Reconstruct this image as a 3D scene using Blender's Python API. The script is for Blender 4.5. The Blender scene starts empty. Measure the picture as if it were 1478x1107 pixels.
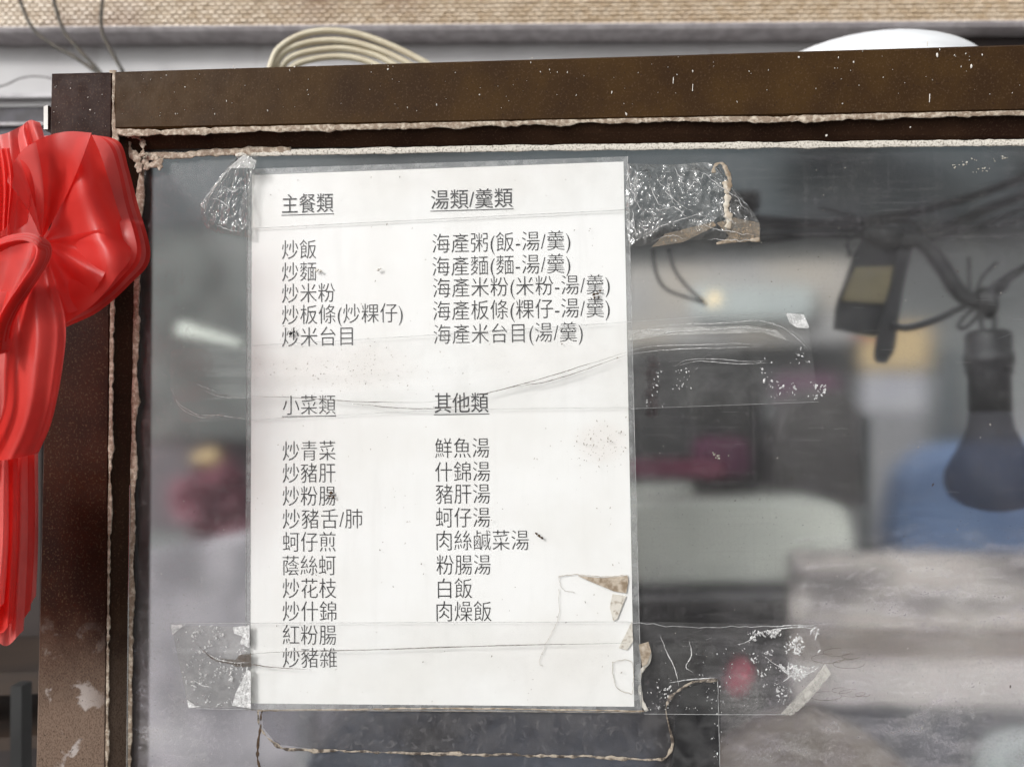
import bpy, math, random
from mathutils import Vector, Matrix, noise
random.seed(7)
PI = math.pi
S = bpy.context.scene
COL = S.collection

# ---------------------------------------------------------------- camera
CP = Vector((.1686, -.4235, .1583))
AX, AY, AZ, FPX = .0438, .0001, .0568, 1109.4          # pitch, roll, yaw, focal length in photo pixels
M3 = Matrix.Rotation(AZ, 3, 'Z') @ Matrix.Rotation(AX, 3, 'X') @ Matrix.Rotation(AY, 3, 'Y')
cam_d = bpy.data.cameras.new('camera'); cam = bpy.data.objects.new('camera', cam_d); COL.objects.link(cam)
S.camera = cam
cam.matrix_world = Matrix.Translation(CP) @ (M3 @ Matrix.Rotation(PI/2, 3, 'X')).to_4x4()
cam_d.sensor_width = 36; cam_d.lens = FPX/1478*36
cam_d.clip_start = .01; cam_d.clip_end = 500
cam_d.dof.use_dof = True; cam_d.dof.focus_distance = .425; cam_d.dof.aperture_fstop = 9.0

# ---------------------------------------------------------------- light
SUN_EL, SUN_AZ = math.radians(30), math.radians(-42)   # azimuth measured from straight behind the camera, minus = left
w = bpy.data.worlds.new('World'); S.world = w; w.use_nodes = True
nt = w.node_tree; bg = nt.nodes['Background']
sky = nt.nodes.new('ShaderNodeTexSky'); sky.sky_type = 'NISHITA'; sky.sun_disc = False
sky.sun_elevation = SUN_EL; sky.sun_rotation = math.radians(180) - SUN_AZ if False else math.radians(180+42)
sky.dust_density = 4; sky.air_density = 1.0
hs = nt.nodes.new('ShaderNodeHueSaturation'); hs.inputs['Saturation'].default_value = .07
nt.links.new(sky.outputs[0], hs.inputs['Color']); nt.links.new(hs.outputs[0], bg.inputs[0])
bg.inputs[1].default_value = .12
sd = bpy.data.lights.new('sun', 'SUN'); sd.energy = 1.5; sd.angle = math.radians(12); sd.color = (1, .98, .95)
so = bpy.data.objects.new('sun', sd); COL.objects.link(so)
sdir = Vector((math.sin(SUN_AZ)*math.cos(SUN_EL), -math.cos(SUN_AZ)*math.cos(SUN_EL), math.sin(SUN_EL)))
so.rotation_euler = sdir.to_track_quat('Z', 'Y').to_euler(); so.location = sdir*3
S.view_settings.view_transform = 'Standard'; S.view_settings.look = 'None'
S.view_settings.exposure = 0.28; S.view_settings.gamma = 1
S.cycles.transparent_max_bounces = 24; S.cycles.max_bounces = 8
S.cycles.caustics_reflective = False; S.cycles.caustics_refractive = True; S.cycles.blur_glossy = 1.0

# ---------------------------------------------------------------- helpers
def at(px, py, y=0.0):
    """the point on the plane at depth y that the photo shows at pixel (px, py)"""
    d = M3 @ Vector(((px-739)/FPX, 1, (553.5-py)/FPX))
    return CP + d*((y-CP.y)/d.y)

def link(name, verts, faces, mat, parent=None, smooth=False):
    me = bpy.data.meshes.new(name); me.from_pydata([tuple(v) for v in verts], [], faces); me.update()
    if smooth: me.polygons.foreach_set('use_smooth', [True]*len(me.polygons))
    o = bpy.data.objects.new(name, me); COL.objects.link(o)
    if mat: me.materials.append(mat)
    if parent: o.parent = parent
    return o

class MB:
    def __init__(s): s.v = []; s.f = []
    def add(s, vs, fs):
        b = len(s.v); s.v += [Vector(v) for v in vs]; s.f += [tuple(i+b for i in f) for f in fs]; return s
    def build(s, name, mat, parent=None, smooth=False): return link(name, s.v, s.f, mat, parent, smooth)
    def prism(s, front, back):
        n = len(front); b = [tuple(range(n-1, -1, -1)), tuple(range(n, 2*n))]
        b += [(i, (i+1) % n, n+(i+1) % n, n+i) for i in range(n)]
        return s.add(list(front)+list(back), b)
    def box(s, c, h):
        x, y, z = h; c = Vector(c)
        vs = [c+Vector((a*x, b*y, d*z)) for b in (-1, 1) for a, d in ((-1, -1), (1, -1), (1, 1), (-1, 1))]
        return s.prism(vs[:4], vs[4:])
    def tube(s, pts, rad, n=8, flat=1.0, caps=True):
        m = len(pts); rings = []; up = Vector((0, 1, 0))
        for i, p in enumerate(pts):
            t = (pts[min(i+1, m-1)]-pts[max(i-1, 0)])
            if t.length < 1e-9: t = Vector((1, 0, 0))
            t.normalize(); u = up if abs(t.dot(up)) < .95 else Vector((0, 0, 1))
            a = t.cross(u).normalized(); b = a.cross(t).normalized()
            r = rad[i] if hasattr(rad, '__len__') else rad
            rings.append([p + a*math.cos(2*PI*k/n)*r + b*math.sin(2*PI*k/n)*r*flat for k in range(n)])
        vs = [v for r in rings for v in r]; fs = []
        for i in range(m-1):
            for k in range(n):
                k2 = (k+1) % n; fs.append((i*n+k, i*n+k2, (i+1)*n+k2, (i+1)*n+k))
        if caps: fs += [tuple(range(n-1, -1, -1)), tuple((m-1)*n+k for k in range(n))]
        return s.add(vs, fs)
    def lathe(s, base, prof, n=28, axis=Vector((0, 0, 1))):
        q = axis.to_track_quat('Z', 'Y'); vs = []; fs = []
        for r, z in prof:
            for k in range(n): vs.append(base + q @ Vector((r*math.cos(2*PI*k/n), r*math.sin(2*PI*k/n), z)))
        for i in range(len(prof)-1):
            for k in range(n):
                k2 = (k+1) % n; fs.append((i*n+k, i*n+k2, (i+1)*n+k2, (i+1)*n+k))
        return s.add(vs, fs)

def empty(name, loc):
    o = bpy.data.objects.new(name, None); COL.objects.link(o); o.empty_display_size = .02
    o['_loc'] = 0; del o['_loc']
    return o
def tag(o, label=None, cat=None, group=None, kind=None):
    if label: o['label'] = label
    if cat: o['category'] = cat
    if group: o['group'] = group
    if kind: o['kind'] = kind
    return o
def rebase(o, loc):
    """put the Empty at the thing's base while its parts stay where they were built"""
    loc = Vector(loc); o.location = loc
    for c in o.children: c.matrix_parent_inverse = Matrix.Translation(-loc)

def resample(pts, n):
    """even points along a smooth curve through pixel points"""
    P = [Vector((*p, 0)) if len(p) == 2 else Vector(p) for p in pts]
    if len(P) == 2: fine = [P[0].lerp(P[1], i/40) for i in range(41)]
    else:
        fine = []
        Q = [2*P[0]-P[1]]+P+[2*P[-1]-P[-2]]
        for i in range(1, len(Q)-2):
            for k in range(16):
                t = k/16; a, b, c, d = Q[i-1], Q[i], Q[i+1], Q[i+2]
                fine.append(.5*((2*b)+(c-a)*t+(2*a-5*b+4*c-d)*t*t+(3*b-a-3*c+d)*t**3))
        fine.append(P[-1])
    L = [0]
    for a, b in zip(fine, fine[1:]): L.append(L[-1]+(b-a).length)
    out = []; j = 0
    for i in range(n):
        s = L[-1]*i/(n-1)
        while j < len(L)-2 and L[j+1] < s: j += 1
        k = (s-L[j])/max(1e-9, L[j+1]-L[j]); out.append(fine[j].lerp(fine[j+1], min(1, max(0, k))))
    return out

def ns(x, y=0, z=0): return noise.noise(Vector((x, y, z)))

# ---------------------------------------------------------------- materials
def newmat(name):
    m = bpy.data.materials.new(name); m.use_nodes = True
    m.node_tree.nodes.clear(); return m, m.node_tree
class NT:
    def __init__(s, nt): s.nt = nt
    def n(s, t, **kw):
        o = s.nt.nodes.new('ShaderNode'+t)
        for k, v in kw.items():
            if k.startswith('_'): setattr(o, k[1:], v)
            else: o.inputs[k.replace('_', ' ')].default_value = v
        return o
    def l(s, a, b): s.nt.links.new(a, b)
    def math(s, op, a, b=None, c=None):
        o = s.nt.nodes.new('ShaderNodeMath'); o.operation = op
        for i, x in enumerate((a, b, c)):
            if x is None: continue
            if isinstance(x, (int, float)): o.inputs[i].default_value = x
            else: s.l(x, o.inputs[i])
        return o.outputs[0]
    def noise(s, scale, detail=3, rough=.55, vec=None, dist=0):
        o = s.n('TexNoise', Scale=scale, Detail=detail, Roughness=rough, Distortion=dist)
        if vec is None: vec = s.coord()
        s.l(vec, o.inputs['Vector']); return o.outputs[0]
    def coord(s):
        if not hasattr(s, 'tc'): s.tc = s.n('TexCoord')
        return s.tc.outputs['Object']
    def scaled(s, sc):
        o = s.n('Mapping'); o.inputs['Scale'].default_value = sc; s.l(s.coord(), o.inputs['Vector']); return o.outputs[0]
    def ramp(s, v, a, b, lo=0., hi=1.):
        o = s.n('MapRange', _interpolation_type='SMOOTHSTEP'); s.l(v, o.inputs[0])
        o.inputs[1].default_value = a; o.inputs[2].default_value = b; o.inputs[3].default_value = lo; o.inputs[4].default_value = hi
        return o.outputs[0]
    def mix(s, f, a, b):
        o = s.n('Mix', _data_type='RGBA')
        if isinstance(f, (int, float)): o.inputs[0].default_value = f
        else: s.l(f, o.inputs[0])
        for x, i in ((a, 6), (b, 7)):
            if isinstance(x, tuple): o.inputs[i].default_value = (*x, 1)
            else: s.l(x, o.inputs[i])
        return o.outputs[2]
    def mixs(s, f, a, b):
        o = s.n('MixShader')
        if isinstance(f, (int, float)): o.inputs[0].default_value = f
        else: s.l(f, o.inputs[0])
        s.l(a, o.inputs[1]); s.l(b, o.inputs[2]); return o.outputs[0]
    def bump(s, h, strength, dist):
        o = s.n('Bump', Strength=strength, Distance=dist); s.l(h, o.inputs['Height']); return o.outputs[0]
    def fres(s, f0=.04, normal=None):
        lw = s.n('LayerWeight', Blend=.5)
        if normal is not None: s.l(normal, lw.inputs['Normal'])
        p5 = s.math('POWER', lw.outputs['Facing'], 5.0)
        return s.math('ADD', f0, s.math('MULTIPLY', p5, 1-f0))
    def out(s, sh): s.l(sh, s.n('OutputMaterial').inputs[0])

def plain(name, c1, c2=None, scale=60, rough=.6, metal=0, bump=.2, bscale=None, bdist=.001, detail=4, stretch=None, lo=.35, hi=.65, spec=.5):
    m, nt = newmat(name); N = NT(nt)
    vec = N.scaled(stretch) if stretch else None
    f = N.ramp(N.noise(scale, detail, vec=vec), lo, hi)
    p = N.n('BsdfPrincipled', Roughness=rough, Metallic=metal)
    p.inputs['Specular IOR Level'].default_value = spec
    N.l(N.mix(f, c1, c2 or tuple(x*.8 for x in c1)), p.inputs['Base Color'])
    if bump: N.l(N.bump(N.noise(bscale or scale*4, 3), bump, bdist), p.inputs['Normal'])
    N.out(p.outputs[0]); return m

# bronze-brown frame: grime, specks, dust low on the post with the sunlit patch put into its colour
def frame_mat(name='bronze_frame', ca=(.058, .031, .011), cb=(.036, .019, .009)):
    m, nt = newmat(name); N = NT(nt)
    sep = N.n('SeparateXYZ'); N.l(N.coord(), sep.inputs[0])
    base = N.mix(N.ramp(N.noise(30, 5), .3, .7), ca, cb)
    base = N.mix(N.ramp(N.noise(900, 2), .55, .7, 0, .35), base, (.12, .075, .045))
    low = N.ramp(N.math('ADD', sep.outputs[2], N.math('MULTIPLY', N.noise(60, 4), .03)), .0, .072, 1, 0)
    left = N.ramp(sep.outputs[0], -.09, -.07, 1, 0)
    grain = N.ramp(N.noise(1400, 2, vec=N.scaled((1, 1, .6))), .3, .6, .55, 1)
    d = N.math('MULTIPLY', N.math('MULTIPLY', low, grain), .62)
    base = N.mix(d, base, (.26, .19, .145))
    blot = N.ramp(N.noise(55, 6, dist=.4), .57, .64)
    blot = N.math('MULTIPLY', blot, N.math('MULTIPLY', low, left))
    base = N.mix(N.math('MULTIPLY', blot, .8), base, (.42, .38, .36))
    pit = N.ramp(N.noise(800, 2), .66, .72)
    base = N.mix(N.math('MULTIPLY', pit, .6), base, (.02, .012, .01))
    p = N.n('BsdfPrincipled', Metallic=.0); p.inputs['Specular IOR Level'].default_value = .05
    N.l(base, p.inputs['Base Color'])
    N.l(N.ramp(N.noise(120, 4), .3, .7, .32, .5), p.inputs['Roughness'])
    N.l(N.bump(N.noise(500, 3, vec=N.scaled((1, 1, .4))), .12, .0006), p.inputs['Normal'])
    N.out(p.outputs[0]); return m
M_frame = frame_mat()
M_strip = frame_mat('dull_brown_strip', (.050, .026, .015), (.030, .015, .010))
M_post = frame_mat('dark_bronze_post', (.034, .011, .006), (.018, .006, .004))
M_caulk = plain('sealant', (.60, .52, .42), (.27, .20, .145), scale=420, rough=.75, bump=.7, bscale=900, bdist=.0008, lo=.3, hi=.6)
M_caulkw = plain('pale_sealant', (.68, .64, .57), (.2, .17, .13), scale=900, rough=.7, bump=.7, bscale=900, bdist=.0008, lo=.48, hi=.7)
M_speck = plain('paint_speck', (.75, .72, .66), (.6, .55, .5), scale=400, bump=0)
M_dirt = plain('dirt', (.035, .02, .012), (.08, .045, .02), scale=900, rough=.8, bump=.3, bscale=2000, bdist=.0005)
M_dirtg = plain('grey_dirt', (.30, .28, .26), (.18, .15, .13), scale=900, rough=.8, bump=0)

def glass_mat():
    m, nt = newmat('dirty_glass'); N = NT(nt)
    sep = N.n('SeparateXYZ'); N.l(N.coord(), sep.inputs[0]); X, Z = sep.outputs[0], sep.outputs[2]
    rf = N.n('BsdfRefraction', Roughness=.22, IOR=1.3); rf.inputs[0].default_value = (.96, .975, .975, 1)
    body = rf.outputs[0]
    # dust film: heavier along the left edge, wiped in streaks; low down it carries painted sunlight
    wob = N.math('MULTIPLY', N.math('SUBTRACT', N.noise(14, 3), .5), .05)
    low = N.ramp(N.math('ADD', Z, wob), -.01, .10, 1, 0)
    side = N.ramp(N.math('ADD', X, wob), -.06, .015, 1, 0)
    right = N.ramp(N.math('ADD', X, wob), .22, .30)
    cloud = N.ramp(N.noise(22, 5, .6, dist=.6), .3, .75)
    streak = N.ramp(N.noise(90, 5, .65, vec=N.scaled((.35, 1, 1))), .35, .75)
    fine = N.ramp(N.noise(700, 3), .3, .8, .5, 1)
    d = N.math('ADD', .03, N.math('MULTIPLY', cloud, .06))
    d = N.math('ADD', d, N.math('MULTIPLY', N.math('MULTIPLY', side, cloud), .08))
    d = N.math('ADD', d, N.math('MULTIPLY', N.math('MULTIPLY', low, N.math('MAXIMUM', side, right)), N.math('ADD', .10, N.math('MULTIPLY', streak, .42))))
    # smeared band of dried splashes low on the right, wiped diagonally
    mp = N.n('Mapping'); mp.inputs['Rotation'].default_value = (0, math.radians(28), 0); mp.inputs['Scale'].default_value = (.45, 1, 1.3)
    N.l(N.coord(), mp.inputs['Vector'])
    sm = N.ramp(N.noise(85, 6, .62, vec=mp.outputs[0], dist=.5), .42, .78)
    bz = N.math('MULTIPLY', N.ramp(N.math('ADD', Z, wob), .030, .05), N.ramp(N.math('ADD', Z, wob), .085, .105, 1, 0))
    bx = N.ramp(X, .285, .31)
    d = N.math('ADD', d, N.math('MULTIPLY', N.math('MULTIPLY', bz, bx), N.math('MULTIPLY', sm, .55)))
    # fine wiping marks and drips everywhere
    hz = N.ramp(N.noise(420, 3, .6, vec=N.scaled((.05, 1, 1))), .5, .85)
    vt = N.ramp(N.noise(260, 3, .6, vec=N.scaled((1, 1, .06))), .52, .85)
    gr = N.ramp(N.noise(260, 6, .75), .48, .72)
    d = N.math('ADD', d, N.math('ADD', N.math('MULTIPLY', hz, .10), N.math('MULTIPLY', vt, .07)))
    d = N.math('ADD', d, N.math('MULTIPLY', N.math('MULTIPLY', gr, N.math('ADD', N.math('MULTIPLY', cloud, .5), N.math('ADD', N.math('MULTIPLY', low, .6), N.math('MULTIPLY', side, .8)))), .24))
    d = N.math('MULTIPLY', d, fine)
    specks = N.math('MAXIMUM', N.ramp(N.noise(800, 1), .74, .77), N.math('MULTIPLY', N.ramp(N.noise(330, 5, .7), .67, .72), .6))
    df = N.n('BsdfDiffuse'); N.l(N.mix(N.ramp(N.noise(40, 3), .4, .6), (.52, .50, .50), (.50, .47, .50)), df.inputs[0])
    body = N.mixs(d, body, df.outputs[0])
    dk = N.n('BsdfDiffuse'); dk.inputs[0].default_value = (.06, .05, .04, 1)
    body = N.mixs(N.math('MULTIPLY', specks, .7), body, dk.outputs[0])
    gl = N.n('BsdfGlossy', Roughness=.22)
    body = N.mixs(N.fres(.020), body, gl.outputs[0])
    N.out(body); return m
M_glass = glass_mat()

def film_mat(name, haze=.05, tint=(.95, .95, .94), rough=.08, bump=.0, bscale=200, fresior=1.5, bdist=.001, hazecol=(.7, .7, .68), patch=0, boost=1.0, f0=.045):
    m, nt = newmat(name); N = NT(nt)
    tr = N.n('BsdfTransparent'); tr.inputs[0].default_value = (*tint, 1)
    df = N.n('BsdfDiffuse'); df.inputs[0].default_value = (*hazecol, 1)
    h = N.ramp(N.noise(bscale*.6, 4, dist=.5), .3, .75, haze*.4, haze*1.6)
    if patch: h = N.math('ADD', h, N.ramp(N.noise(bscale*1.5, 5, .6, dist=1.5), .56, .66, 0, patch))
    body = N.mixs(h, tr.outputs[0], df.outputs[0])
    gl = N.n('BsdfGlossy', Roughness=rough)
    b = None
    if bump:
        b = N.bump(N.noise(bscale, 3, .5, dist=1.2), bump, bdist); N.l(b, gl.inputs['Normal'])
    body = N.mixs(N.math('MINIMUM', N.math('MULTIPLY', N.fres(f0, b), boost), 1.0), body, gl.outputs[0])
    N.out(body); return m
M_tape = film_mat('clear_tape', haze=.03, tint=(1, 1, .998), hazecol=(.86, .86, .85), bump=.2, bscale=120, rough=.1, f0=.015)
M_tapec = film_mat('crumpled_tape', haze=.10, bump=.6, bscale=160, rough=.08, fresior=1.6, patch=.16, boost=2.6)
M_tapeb = film_mat('bubbled_tape', haze=.08, bump=.5, bscale=300, rough=.12, patch=.25)
M_pouch = film_mat('laminate', haze=.02, tint=(.995, .995, .995), f0=.025, bump=.06, bscale=40, rough=.12, hazecol=(.85, .85, .85))
M_rim = film_mat('laminate_rim', haze=.42, bump=.1, bscale=200, rough=.2, hazecol=(.42, .43, .43))
M_glint = film_mat('crease_glint', haze=.42, bump=.2, bscale=500, hazecol=(.9, .9, .9), patch=.35)  # whitish film colour paints the highlights along tape creases
M_bub = film_mat('air_bubble', haze=.6, bump=.3, bscale=900, hazecol=(.85, .85, .85))
M_fold = film_mat('grimy_fold', haze=.5, hazecol=(.16, .13, .11), bump=.2, bscale=600)
M_stain = film_mat('brown_stain', haze=.22, hazecol=(.38, .29, .20), bump=.3, bscale=300, patch=.55)
M_olddark = film_mat('old_tape', haze=.10, hazecol=(.05, .05, .055), tint=(.62, .64, .68), bump=.2, bscale=120)

def paper_mat():
    m, nt = newmat('paper'); N = NT(nt)
    sep = N.n('SeparateXYZ'); N.l(N.coord(), sep.inputs[0])
    def blob(cx, cz, rx, rz):
        dx = N.math('DIVIDE', N.math('SUBTRACT', sep.outputs[0], cx), rx); dz = N.math('DIVIDE', N.math('SUBTRACT', sep.outputs[2], cz), rz)
        return N.ramp(N.math('ADD', N.math('MULTIPLY', dx, dx), N.math('MULTIPLY', dz, dz)), .1, 1, 1, 0)
    base = N.mix(N.ramp(N.noise(18, 4), .35, .7), (.83, .835, .825), (.78, .778, .755))
    base = N.mix(N.ramp(N.noise(120, 4, .6, vec=N.scaled((1, 1, .12))), .5, .8, 0, .35), base, (.70, .70, .68))
    sp = N.ramp(N.noise(700, 4, .7), .60, .70)
    spots = []
    for px, py, r1, r2, a in ((500, 530, .05, .016, .75), (868, 638, .017, .014, .8), (640, 250, .11, .02, .35), (800, 950, .05, .03, .3), (800, 520, .05, .02, .35), (420, 440, .02, .02, .35)):
        c = at(px, py); spots.append(N.math('MULTIPLY', blob(c.x, c.z, r1, r2), a))
    s = spots[0]
    for q in spots[1:]: s = N.math('MAXIMUM', s, q)
    base = N.mix(N.math('MULTIPLY', N.math('MULTIPLY', s, sp), .8), base, (.34, .30, .27))
    base = N.mix(N.math('MULTIPLY', s, .22), base, (.68, .58, .52))
    rare = N.ramp(N.noise(420, 2), .745, .78)
    base = N.mix(N.math('MULTIPLY', rare, .5), base, (.35, .32, .28))
    p = N.n('BsdfPrincipled', Roughness=.6); N.l(base, p.inputs['Base Color']); N.out(p.outputs[0]); return m
M_paper = paper_mat()
def ink_mat(name, a, b):
    m, nt = newmat(name); N = NT(nt)
    p = N.n('BsdfPrincipled', Roughness=.7)
    N.l(N.mix(N.ramp(N.noise(260, 3), .35, .7), a, b), p.inputs['Base Color']); N.out(p.outputs[0]); return m
M_ink = ink_mat('ink', (.012, .012, .014), (.03, .03, .032))
M_ink2 = ink_mat('faded_ink', (.02, .02, .022), (.075, .075, .077))

def red_mat(name, c, tr):
    m, nt = newmat(name); N = NT(nt)
    b = N.bump(N.noise(30, 2, .4, vec=N.scaled((1, 1, .5)), dist=.6), .14, .003)
    f = N.ramp(N.noise(25, 3), .3, .7)
    col = N.mix(f, c, (c[0]*.82, c[1]*.6, c[2]*.6))
    p = N.n('BsdfPrincipled', Roughness=.33); N.l(col, p.inputs['Base Color']); N.l(b, p.inputs['Normal'])
    p.inputs['Specular IOR Level'].default_value = .45
    t = N.n('BsdfTranslucent'); N.l(col, t.inputs[0]); N.l(b, t.inputs['Normal'])
    tp = N.n('BsdfTransparent'); tp.inputs[0].default_value = (.95, .22, .2, 1)
    sh = N.mixs(tr, p.outputs[0], t.outputs[0]); N.out(N.mixs(.16, sh, tp.outputs[0])); return m
M_red = red_mat('red_plastic_film', (.92, .085, .07), .46)
M_redp = red_mat('pale_red_film', (.93, .22, .20), .46)

# ---------------------------------------------------------------- the setting: wall behind, ground
YW = 1.35
wl = lambda px, py, y=YW: at(px, py, y)
M_wall = None
def wall_mat():
    m, nt = newmat('painted_wall'); N = NT(nt)
    base = N.mix(N.ramp(N.noise(3, 4), .35, .65), (.54, .535, .54), (.46, .45, .455))
    dr = N.ramp(N.noise(14, 4, vec=N.scaled((1, 1, .18))), .60, .74)
    base = N.mix(N.math('MULTIPLY', dr, .55), base, (.24, .20, .20))
    p = N.n('BsdfPrincipled', Roughness=.7); N.l(base, p.inputs['Base Color']); N.out(p.outputs[0]); return m
M_wall = wall_mat()
def quad_slab(pxs, y, depth): 
    f = [at(a, b, y) for a, b in pxs]; return MB().prism(f, [v+Vector((0, depth, 0)) for v in f])
wall = quad_slab([(-900, 2500), (2600, 2500), (2600, 50), (-900, 60)], YW, .12)
wall = wall.build('back_wall', M_wall); tag(wall, kind='structure')
M_mould = plain('moulding_paint', (.50, .47, .48), (.36, .33, .34), scale=30, rough=.5, bump=.1)
mb = MB()
a, b = wl(-900, 57, YW-.05), wl(2600, 38, YW-.05)
prof = [(.0, .0), (-.012, .002), (-.018, .010), (-.006, .014), (.0, .022)]   # y, z
for (y1, z1), (y2, z2) in zip(prof, prof[1:]):
    mb.add([a+Vector((0, y1, z1)), b+Vector((0, y1, z1)), b+Vector((0, y2, z2)), a+Vector((0, y2, z2))], [(0, 1, 2, 3)])
mb.add([a, a+Vector((0, .06, 0)), b+Vector((0, .06, 0)), b], [(0, 1, 2, 3)])
mb.build('moulding', M_mould, wall)
# small glazed tiles in running bond above the moulding
M_tile = plain('glazed_tile', (.62, .50, .36), (.50, .38, .25), scale=9, rough=.35, bump=.15, bscale=90, bdist=.002, lo=.4, hi=.6)
def tile_mat():
    m, nt = newmat('small_tile'); N = NT(nt)
    oi = N.noise(55, 1)
    c = N.mix(N.ramp(oi, .3, .7), (.66, .55, .42), (.52, .40, .27))
    dirt = N.ramp(N.noise(2.2, 3), .50, .68)
    c = N.mix(N.math('MULTIPLY', dirt, .55), c, (.30, .17, .11))
    p = N.n('BsdfPrincipled', Roughness=.4); N.l(c, p.inputs['Base Color']); N.out(p.outputs[0]); return m
M_tile = tile_mat()
a, b = wl(-300, 50, YW-.03), wl(1900, 35, YW-.03); ux = (b-a).normalized(); uz = Vector((0, 0, 1))
L = (b-a).length; tw, th = .0192, .0102; mb = MB()
for r in range(22):
    for c in range(int(L/tw)):
        o = a+ux*(c*tw+(r % 2)*tw/2)+uz*(r*th+.012)
        j = random.uniform(-.0008, .0008); tilt = random.uniform(-.0012, .0012)
        w1, h1, g = tw-.0018, th-.0030, .0012
        f = [o+Vector((0, j, 0)), o+ux*w1+Vector((0, j+tilt, 0)), o+ux*w1+uz*h1+Vector((0, j+tilt+.0008, 0)), o+uz*h1+Vector((0, j+.0008, 0))]
        cc = sum(f, Vector())/4
        f2 = [cc+(v-cc)*.86+Vector((0, -.0016, 0)) for v in f]
        bk = [v+Vector((0, .006, 0)) for v in f]
        mb.add(f2+f+bk, [(3, 2, 1, 0)]+[(i, (i+1) % 4, 4+(i+1) % 4, 4+i) for i in range(4)]+[(4+i, 4+(i+1) % 4, 8+(i+1) % 4, 8+i) for i in range(4)])
t = mb.build('wall_tile', M_tile, wall); tag(t, kind='stuff')
M_grout = plain('grout', (.30, .22, .16), (.2, .13, .09), scale=30, rough=.9, bump=0)
f = [a, b, b+uz*.3, a+uz*.3]
MB().prism([v+Vector((0, .0045, 0)) for v in f], [v+Vector((0, .03, 0)) for v in f]).build('grout', M_grout, wall)
# left: ledge, dark window under it ; right: shade of a gap painted on a slab
M_ledge = plain('ledge_paint', (.62, .6, .62), (.5, .48, .5), scale=20, rough=.6, bump=.1)
M_dkgrey = plain('dark_recess', (.09, .085, .10), (.05, .045, .05), scale=15, rough=.7, bump=0)
M_dark = plain('shade_black', (.022, .016, .016), (.035, .025, .022), scale=8, rough=.8, bump=0)
quad_slab([(-400, 147), (170, 139), (170, 133), (-400, 141)], YW-.03, .03).build('ledge', M_ledge, wall)
quad_slab([(-400, 161), (170, 152), (170, 139.5), (-400, 147.5)], YW-.012, .012).build('ledge', M_wall, wall)
quad_slab([(-400, 420), (160, 420), (160, 152.5), (-400, 161.5)], YW-.008, .008).build('recess', M_dkgrey, wall)
quad_slab([(-400, 185), (160, 179), (160, 176), (-400, 181)], YW-.02, .012).build('ledge', M_mould, wall)
quad_slab([(1378, 110), (1900, 110), (1900, 45), (1374, 49)], YW-.02, .02).build('recess', M_dark, wall)
gd = plain('pavement', (.22, .21, .2), (.16, .155, .15), scale=4, rough=.85, bump=.3, bscale=60, bdist=.004)
g = link('ground', [(-60, -60, -1.1), (60, -60, -1.1), (60, 60, -1.1), (-60, 60, -1.1)], [(0, 1, 2, 3)], gd); tag(g, kind='structure')

# things between cabinet and wall, top of picture
M_hose = plain('cream_hose', (.62, .56, .42), (.52, .45, .32), scale=30, rough=.45, bump=.1)
hose = empty('coiled_hose', (0, 0, 0)); yh = .50
arcs = [[(388, 100), (402, 68), (440, 46), (490, 42), (545, 55), (615, 88), (640, 110)],
        [(392, 100), (410, 72), (448, 58), (495, 56), (545, 68), (592, 90), (610, 105)],
        [(402, 100), (420, 80), (455, 70), (498, 67), (540, 76), (565, 88), (590, 104)],
        [(415, 100), (432, 88), (465, 80), (500, 79), (532, 86), (560, 100)],
        [(385, 106), (398, 84), (425, 60), (455, 50), (470, 48)]]
for k, pl in enumerate(arcs[:4]):
    pts = [at(p.x, p.y+3.5, yh+k*.004) for p in resample(pl, 40)]
    # carry each turn down behind the rail so that it closes as a coil
    a, b = pts[0], pts[-1]; c = (a+b)/2; r = (b-a).length/2
    low = [c+Vector((math.cos(th)*r, 0.012*math.sin(th), -abs(math.sin(th))*r*.5)) for th in [PI*i/24 for i in range(1, 24)]]
    MB().tube(pts+low+[pts[0]], .0040, 10, caps=False).build('hose_turn', M_hose, hose, True)
rebase(hose, at(500, 100, yh)); tag(hose, 'cream hose coiled in four turns, seen above the brown top rail', 'hose')
M_wbowl = plain('white_enamel', (.80, .82, .84), (.76, .78, .8), scale=10, rough=.3, bump=0)
def bowl(px, py, rpx, hpx, yb, label):
    base = at(px, 155, yb); mpp = (base-at(px+1, 155, yb)).length
    R, Hh = rpx*mpp, hpx*mpp
    prof = [(R, 0), (R*1.015, .002), (R*.99, .004)]+[(R*math.cos(t), .004+Hh*math.sin(t)) for t in [PI/2*i/14 for i in range(1, 15)]]
    prof += [(R*.02, Hh)]+[(R*.95*math.cos(t), Hh*.95*math.sin(t)) for t in [PI/2*i/10 for i in range(10, -1, -1)]]+[(R, 0)]
    o = MB().lathe(base, prof, 40).build('upturned_bowl', M_wbowl, None, True)
    tag(o, label, 'bowl', 'upturned white bowls behind the rail'); return o
bowl(1240, 40, 172, 70, .42, 'white upturned bowl showing as a low dome above the brown top rail')
bowl(1652, 30, 190, 74, .42, 'second white upturned bowl, only its rim at the right edge above the rail')
M_wire = plain('dark_wire', (.05, .045, .035), (.09, .07, .05), scale=60, rough=.6, bump=0)
M_wireg = plain('grey_wire', (.20, .19, .19), (.12, .10, .10), scale=60, rough=.6, bump=0)
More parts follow.
